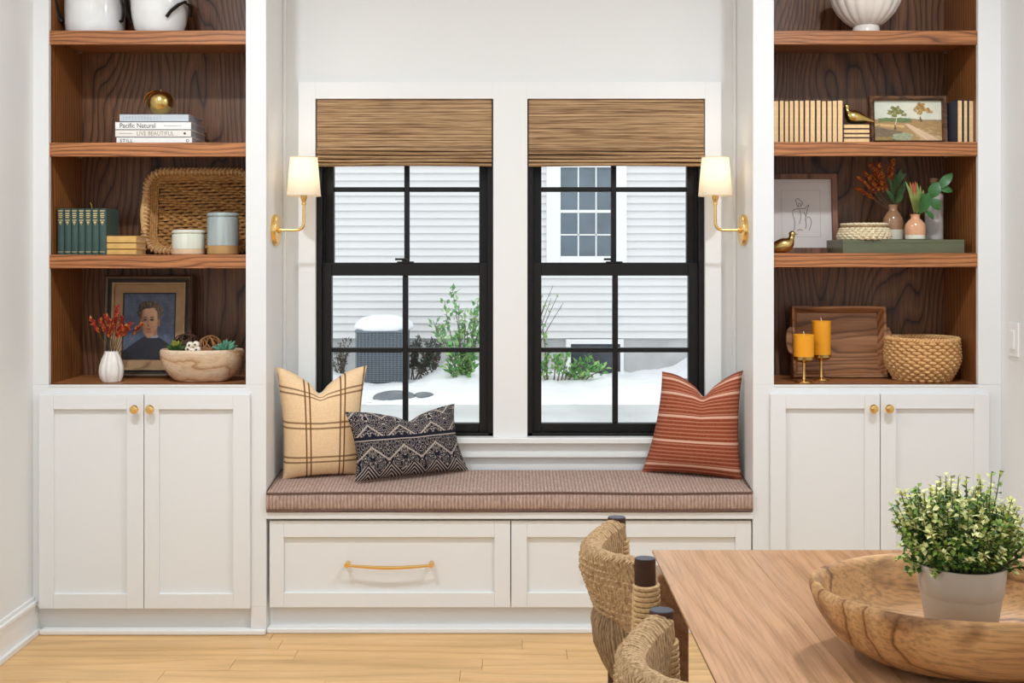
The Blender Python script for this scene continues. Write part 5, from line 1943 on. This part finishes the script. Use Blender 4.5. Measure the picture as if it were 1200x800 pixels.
# ------------------------------------------------------------------ dough bowl and potted plant
xb_, yb_ = 0.640, 1.545
t = thing('dough_bowl', 'large carved teak dough bowl on the dining table', 'bowl', (xb_, yb_, ZT))
prof = [(0.045, 0.0), (0.085, 0.001), (0.118, 0.012), (0.143, 0.034), (0.158, 0.062), (0.1655, 0.088), (0.166, 0.098), (0.163, 0.1035), (0.158, 0.102), (0.152, 0.094), (0.143, 0.066), (0.128, 0.042), (0.10, 0.026), (0.05, 0.022), (0.01, 0.022)]
MB().lathe(prof, 96, (xb_, yb_, ZT), sx=1.30, sy=1.02, f=lambda a, q, z: 1 + (0.012 * math.sin(2 * a + 0.5) + 0.010 * math.sin(5 * a) + 0.006 * math.sin(9 * a + 2)) * min(1, z / 0.05)).build('bowl_body', MAT['bowl_wood'], t, ang=60)

xp_, yp_, zp_ = PX(1126, 1.53), 1.53, ZT + 0.022
t = thing('potted_plant', 'small potted boxwood-like plant standing in the dough bowl', 'plant', (xp_, yp_, zp_))
MAT['pot'] = plain('matte_grey_pot', '#b8a896', 0.55, var=0.03, scale=6)
Hp = PZ(659.5, 1.53) - zp_
MB().lathe([(0.040, 0), (0.042, 0.002), (0.0535, Hp * 0.63), (0.0545, Hp * 0.66), (0.0553, Hp * 0.67), (0.0585, Hp - 0.004), (0.0580, Hp), (0.0545, Hp), (0.052, Hp - 0.02), (0.01, Hp - 0.02)], 56, (xp_, yp_, zp_)).build('pot', MAT['pot'], t)
MB().lathe([(0.0525, Hp - 0.019), (0.04, Hp - 0.014), (0.005, Hp - 0.012)], 24, (xp_, yp_, zp_)).build('soil', plain('dark_soil', '#1f1a14', 0.9, var=0.3, scale=90), t)
G = [plain('foliage_stem', '#4f5a2b', 0.6), plain('foliage_dark', '#3f6126', 0.5, var=0.3, scale=60), plain('foliage_mid', '#84a03f', 0.5, var=0.3, scale=60), plain('foliage_yellow', '#d3d183', 0.5, var=0.2, scale=60), plain('foliage_cream', '#e3dfa4', 0.5, var=0.1, scale=60)]
rng = random.Random(77)
mb = MB()
cc = Vector((xp_ + 0.002, yp_, zp_ + Hp + 0.047))
for sidx in range(330):
    a = rng.uniform(0, 2 * PI)
    cz = rng.uniform(-0.72, 1.0)
    sr = math.sqrt(max(0, 1 - cz * cz))
    rad = rng.uniform(0.60, 1.0) if rng.random() < 0.88 else rng.uniform(1.0, 1.22)
    tip = cc + Vector((sr * math.cos(a) * 0.088, sr * math.sin(a) * 0.084, cz * 0.076)) * rad
    base = Vector((xp_ + 0.040 * math.cos(a) * sr, yp_ + 0.040 * math.sin(a) * sr, zp_ + Hp - 0.010))
    mid = (base + tip) / 2 + Vector((0.012 * math.cos(a), 0.012 * math.sin(a), 0.010))
    pts = [base * (1 - q) ** 2 + mid * 2 * q * (1 - q) + tip * q * q for q in (0, .25, .5, .75, 1)]
    mb.tube(pts, [0.0011, 0.001, 0.0009, 0.0008, 0.0006], 4, m=0)
    tone = rng.random()
    for k in range(18):
        q = 0.42 + 0.58 * k / 17
        p = base * (1 - q) ** 2 + mid * 2 * q * (1 - q) + tip * q * q
        d = (tip - base).normalized() * 0.5 + Vector((rng.uniform(-1.2, 1.2), rng.uniform(-1.2, 1.2), rng.uniform(-.9, .9)))
        if q < 0.62 or rad < 0.70: mt = 1 if rng.random() < 0.6 else 2
        elif tone < 0.42 and q > 0.80: mt = 3 if rng.random() < 0.6 else 4
        else: mt = rng.choice((2, 2, 3, 3, 1))
        mb.leaf(p, d, (rng.uniform(-.4, .4), rng.uniform(-.6, .2), 1), rng.uniform(0.0075, 0.0110), rng.uniform(0.0062, 0.0085), m=mt, curl=0.15)
mb.build('foliage', G, t, smooth=False, kind='stuff')

# ------------------------------------------------------------------ outside: snowy yard and the neighbour's house
ZG = -0.52
YH = 17.0
MAT['snow'] = plain('snow', (0.90, 0.91, 0.93), 0.7, var=0.02, scale=1.2, bump=0.15, bdist=0.02)
MAT['drive'] = plain('wet_snowy_drive', (0.62, 0.63, 0.62), 0.6, var=0.14, scale=1.1)
MAT['siding'] = plain('pale_vinyl_siding', (0.76, 0.75, 0.75), 0.5, var=0.02, scale=1)
MAT['conc'] = plain('grey_concrete', (0.50, 0.50, 0.50), 0.8, var=0.14, scale=2.5)
MAT['ext_trim'] = plain('exterior_white_trim', (0.88, 0.88, 0.88), 0.5, var=0.01)
MAT['ac'] = plain('grey_metal_ac', '#6d7780', 0.45, var=0.1, scale=8)
MAT['ac_dark'] = plain('dark_ac_core', '#3c464f', 0.6, var=0.1)
MAT['leaf_ext'] = plain('shrub_leaf', '#5f9a52', 0.5, var=0.35, scale=3)
MAT['leaf_ext2'] = plain('shrub_leaf_yellow', '#93b86a', 0.5, var=0.3, scale=3)
MAT['leaf_grey'] = plain('dark_hedge_leaf', '#4d5a4c', 0.7, var=0.35, scale=3)
MAT['twig'] = plain('bare_twig', '#6a574b', 0.8, var=0.2)
MAT['rock'] = plain('grey_rock', '#767c80', 0.8, var=0.25, scale=5, bump=0.4, bdist=0.02)

gd = MB().box(-9, 9, 4.4, 24, ZG - 0.2, ZG).build('yard_ground', MAT['drive'])
struct(gd, 'snow-dusted driveway outside')
sn = MB()
nx, ny = 120, 34
for j in range(ny + 1):
    for i in range(nx + 1):
        x = -7 + 14 * i / nx
        y = 13.6 + 3.9 * j / ny
        q = j / ny
        edge = sstep(0, 0.16, q)
        n1 = noise.noise(Vector((x * 0.9, y * 0.9, 2)))
        n2 = noise.noise(Vector((x * 3.1, y * 3.1, 8)))
        mound = 0.10 + 0.10 * n1 + 0.06 * n2 + 0.03 * noise.noise(Vector((x * 8, y * 8, 5))) + 0.35 * sstep(2.35, 3.1, x) * sstep(0.2, 0.6, q) + 0.22 * math.exp(-((x + 0.75) / 0.35) ** 2) * sstep(.2, .6, q)
        sn.v.append((x, y + 0.15 * n1, ZG - 0.02 + edge * max(0.02, mound)))
for j in range(ny):
    for i in range(nx):
        a = j * (nx + 1) + i
        sn.face((a, a + 1, a + nx + 2, a + nx + 1))
o = sn.build('snow_bank', MAT['snow'], ang=80)
tag(o, 'bank of white snow along the neighbouring house foundation', 'snow', kind='stuff')

hs = thing('neighbour_house', 'pale grey clapboard house wall with a white gridded window outside', 'house', (0, YH, ZG))
z_sid = PZ(396, YH)
MB().box(-8, 8, YH + 0.03, YH + 0.3, ZG - 0.1, z_sid).build('foundation', MAT['conc'], hs)
MB().box(-8, 8, YH + 0.02, YH + 0.3, z_sid, 4.2).build('sheathing', MAT['conc'], hs)
ex = 8.78 * YH / F
first = None
i = 0
z = z_sid
while z < 4.0:
    if first is None:
        b = MB()
        b.v = [(-8, -0.048, 0), (8, -0.048, 0), (8, 0.02, 0), (-8, 0.02, 0), (-8, -0.004, ex + 0.012), (8, -0.002, ex + 0.012), (8, 0.02, ex + 0.012), (-8, 0.02, ex + 0.012)]
        for q in ((0, 3, 2, 1), (4, 5, 6, 7), (0, 1, 5, 4), (1, 2, 6, 5), (2, 3, 7, 6), (3, 0, 4, 7)): b.face(q)
        b.v = [(v[0], v[1] + YH, v[2] + z) for v in b.v]
        first = b.build('siding_board', MAT['siding'], hs, smooth=False)
    else:
        c = first.copy()
        COL.objects.link(c)
        c.parent = hs
        c.location = (0, 0, z - z_sid)
    z += ex
    i += 1
# its gridded window
Yh = YH - 0.085
wn = MB()
wx0, wx1 = PX(657, Yh), PX(719.5, Yh)
wz0, wz1 = PZ(300, Yh), PZ(196, Yh)
tx0, tx1 = PX(640.5, Yh), PX(734.5, Yh)
wn.box(tx0, wx0, Yh, YH + 0.02, PZ(309, Yh), PZ(178, Yh)); wn.box(wx1, tx1, Yh, YH + 0.02, PZ(309, Yh), PZ(178, Yh))
wn.box(wx0, wx1, Yh, YH + 0.02, PZ(309, Yh), wz0); wn.box(wx0, wx1, Yh, YH + 0.02, wz1, PZ(178, Yh))
wo = wn.build('window', MAT['ext_trim'], hs, bevel=0.006)
mz = PZ(247.5, Yh)
MB().box(wx0, wx1, Yh + 0.012, YH + 0.01, mz - 0.022, mz + 0.022).build('meeting_rail', MAT['ext_trim'], wo)
for f_ in (1 / 3, 2 / 3):
    x = wx0 + (wx1 - wx0) * f_
    MB().box(x - 0.010, x + 0.010, Yh + 0.018, YH + 0.005, wz0, wz1).build('muntin', MAT['ext_trim'], wo)
zz4 = [wz0, PZ(275, Yh), mz, PZ(222, Yh), wz1]
for zq in (zz4[1], zz4[3]):
    MB().box(wx0, wx1, Yh + 0.018, YH + 0.005, zq - 0.010, zq + 0.010).build('muntin', MAT['ext_trim'], wo)
for i in range(3):
    for j in range(4):
        MB().box(wx0 + (wx1 - wx0) * i / 3, wx0 + (wx1 - wx0) * (i + 1) / 3, Yh + 0.026, Yh + 0.032, zz4[j], zz4[j + 1]).build('pane', MAT['far_glass'], wo)
# cellar window
cw = MB()
cx0, cx1, cz0, cz1 = PX(669, Yh), PX(727, Yh), PZ(446, Yh), PZ(403, Yh)
cw.box(PX(663.5, Yh), cx0, Yh, YH + 0.05, cz0, PZ(397.5, Yh)); cw.box(cx1, PX(731, Yh), Yh, YH + 0.05, cz0, PZ(397.5, Yh)); cw.box(cx0, cx1, Yh, YH + 0.05, cz1, PZ(397.5, Yh))
co_ = cw.build('cellar_window', MAT['ext_trim'], hs, bevel=0.004)
MB().box(cx0, cx1, Yh + 0.03, Yh + 0.04, cz0, cz1).build('pane', plain('dark_cellar_glass', '#3c444c', 0.12, var=0.2, scale=4), co_)

# air conditioner with a cap of snow
Ya = 15.6
ax0, ax1 = PX(416.5, Ya), PX(476, Ya)
az1 = PZ(386.5, Ya)
t = thing('air_conditioner', 'grey outdoor air conditioner unit half buried in snow', 'machine', ((ax0 + ax1) / 2, Ya, ZG))
MB().box(ax0 + 0.015, ax1 - 0.015, Ya + 0.015, Ya + 0.68, ZG, az1 - 0.03).build('core', MAT['ac_dark'], t)
gr = MB()
for i in range(26):
    z = ZG + 0.08 + (az1 - ZG - 0.12) * i / 25
    gr.box(ax0, ax1, Ya, Ya + 0.012, z, z + 0.012)
for i in range(15):
    x = ax0 + (ax1 - ax0 - 0.012) * i / 14
    gr.box(x, x + 0.010, Ya - 0.004, Ya + 0.01, ZG + 0.04, az1 - 0.02)
gr.build('grille', MAT['ac'], t, smooth=False)
MB().box(ax0 - 0.01, ax1 + 0.01, Ya - 0.01, Ya + 0.70, az1 - 0.04, az1).build('top_cover', MAT['ac'], t, bevel=0.01)
cap = MB().lathe([(0.40, -0.01), (0.415, 0.03), (0.39, 0.09), (0.30, 0.155), (0.16, 0.19), (0.02, 0.20)], 36, ((ax0 + ax1) / 2, Ya + 0.345, az1), f=lambda a, q, z: 1 + 0.04 * math.sin(3 * a) + 0.10 * abs(math.sin(2 * a)) * (1 - q))
o = cap.build('snow_cap', MAT['snow'], ang=80)
tag(o, 'rounded cap of snow on top of the air conditioner', 'snow')


def shrub(label, seed, items, mats, leafL, leafW, dens, name='shrub', cat='shrub'):
    rng = random.Random(seed)
    b0 = items[0][0]
    t = thing(name, label, cat, (b0[0], b0[1], ZG))
    st = MB()
    lv = MB()
    for base, tip in items:
        base, tip = Vector(base), Vector(tip)
        mid = (base + tip) / 2 + Vector((rng.uniform(-.08, .08), rng.uniform(-.08, .08), 0.08))
        f_ = lambda q: base * (1 - q) ** 2 + mid * 2 * q * (1 - q) + tip * q * q
        st.tube([f_(q / 6) for q in range(7)], [0.012 * (1 - 0.7 * q / 6) for q in range(7)], 5)
        for k in range(dens):
            q = 0.3 + 0.7 * rng.random()
            p = f_(q)
            d = (tip - base).normalized() * 0.6 + Vector((rng.uniform(-1, 1), rng.uniform(-1, 1), rng.uniform(-.5, .8)))
            p = p + Vector((rng.uniform(-1, 1), rng.uniform(-1, 1), rng.uniform(-1, 1))) * leafL * 0.5
            lv.leaf(p, d, (rng.uniform(-1, 1), rng.uniform(-1, 0), 1), leafL * rng.uniform(.7, 1.2), leafW, m=rng.choice((0, 0, 1)), curl=0.12)
    st.build('branches', MAT['twig'], t)
    lv.build('foliage', mats, t, smooth=False, kind='stuff')
    return t


Ys = 15.3
items = [(P(545, 440, Ys), P(tx, ty, Ys + dy)) for tx, ty, dy in ((530, 338, 0), (521, 352, .1), (538, 356, -.1), (545, 364, .1), (507, 375, 0), (515, 384, .1), (523, 400, -.1), (535, 392, 0), (548, 385, .1), (556, 370, 0), (560, 352, .1), (562, 392, 0), (556, 412, -.2), (540, 420, -.2), (525, 430, -.2), (566, 372, 0), (572, 340, 0), (552, 425, -.2))]
shrub('leafy green shrub in the snow beside the air conditioner', 5, [((a.x, a.y, ZG), b) for a, b in items], [MAT['leaf_ext'], MAT['leaf_ext2']], 0.10, 0.055, 34)
items = [(P(496, 450, 16.3), P(tx, ty, 16.3)) for tx, ty in ((484, 402), (492, 398), (500, 401), (508, 400), (488, 415), (514, 410), (482, 425), (505, 420), (518, 402), (478, 405))]
shrub('low dark grey-green shrub between the air conditioner and leafy shrub', 6, [((a.x + random.Random(i).uniform(-.25, .25), a.y, ZG), b) for i, (a, b) in enumerate(items)], [MAT['leaf_grey'], MAT['twig']], 0.07, 0.035, 90)
items = [(P(402, 450, 16.3), P(tx, ty, 16.3)) for tx, ty in ((394, 412), (400, 402), (406, 396), (410, 410), (391, 425), (404, 420), (412, 398), (398, 415))]
shrub('sparse twiggy dark shrub on the far side of the air conditioner', 7, [((a.x, a.y, ZG), b) for a, b in items], [MAT['leaf_grey'], MAT['twig']], 0.055, 0.02, 40)
items = [(P(648, 450, 15.8), P(tx, ty, 15.8)) for tx, ty in ((640, 420), (648, 415), (656, 422), (664, 418), (636, 430), (672, 432), (684, 424), (694, 420), (702, 428), (690, 436), (678, 440), (712, 432), (634, 372))]
shrub('green leafy shrub before the cellar window of the house', 8, [((a.x + (b.x - a.x) * 0.5, a.y, ZG), b) for a, b in items], [MAT['leaf_ext'], MAT['leaf_ext2']], 0.10, 0.05, 22)
items = [(P(622, 400, 15.9), P(tx, ty, 15.9)) for tx, ty in ((640, 354), (646, 349), (648, 335), (653, 347), (660, 355), (636, 345))]
shrub('tall thin shrub with snow-dusted pale leaf tips by the house', 9, [((a.x - 0.15, a.y, ZG), b) for a, b in items], [plain('pale_shrub_tip', '#b9c7b4', 0.6, var=0.2), MAT['leaf_ext2']], 0.055, 0.024, 9)
# rocks showing through the snow
for i, (px, py, sx_, lab) in enumerate(((463, 464, 0.22, 'flat grey rock showing through the snow below the air conditioner'), (497, 461, 0.10, 'small grey rock in the snow near the leafy shrub'), (801, 446, 0.13, 'dark rock in the snow beside the rust pillow edge'))):
    Yr = 14.2 if i < 2 else 15.4
    c = P(px, py, Yr)
    mb = MB().sphere((c.x, c.y, c.z - 0.02), sx_, 16, 10, sc=(1.3, 1.0, 0.42))
    mb.v = [tuple(Vector(v) + Vector(v).normalized() * 0.02 * noise.noise(Vector(v) * 9)) for v in mb.v]
    tag(mb.build('rock', MAT['rock']), lab, 'rock')
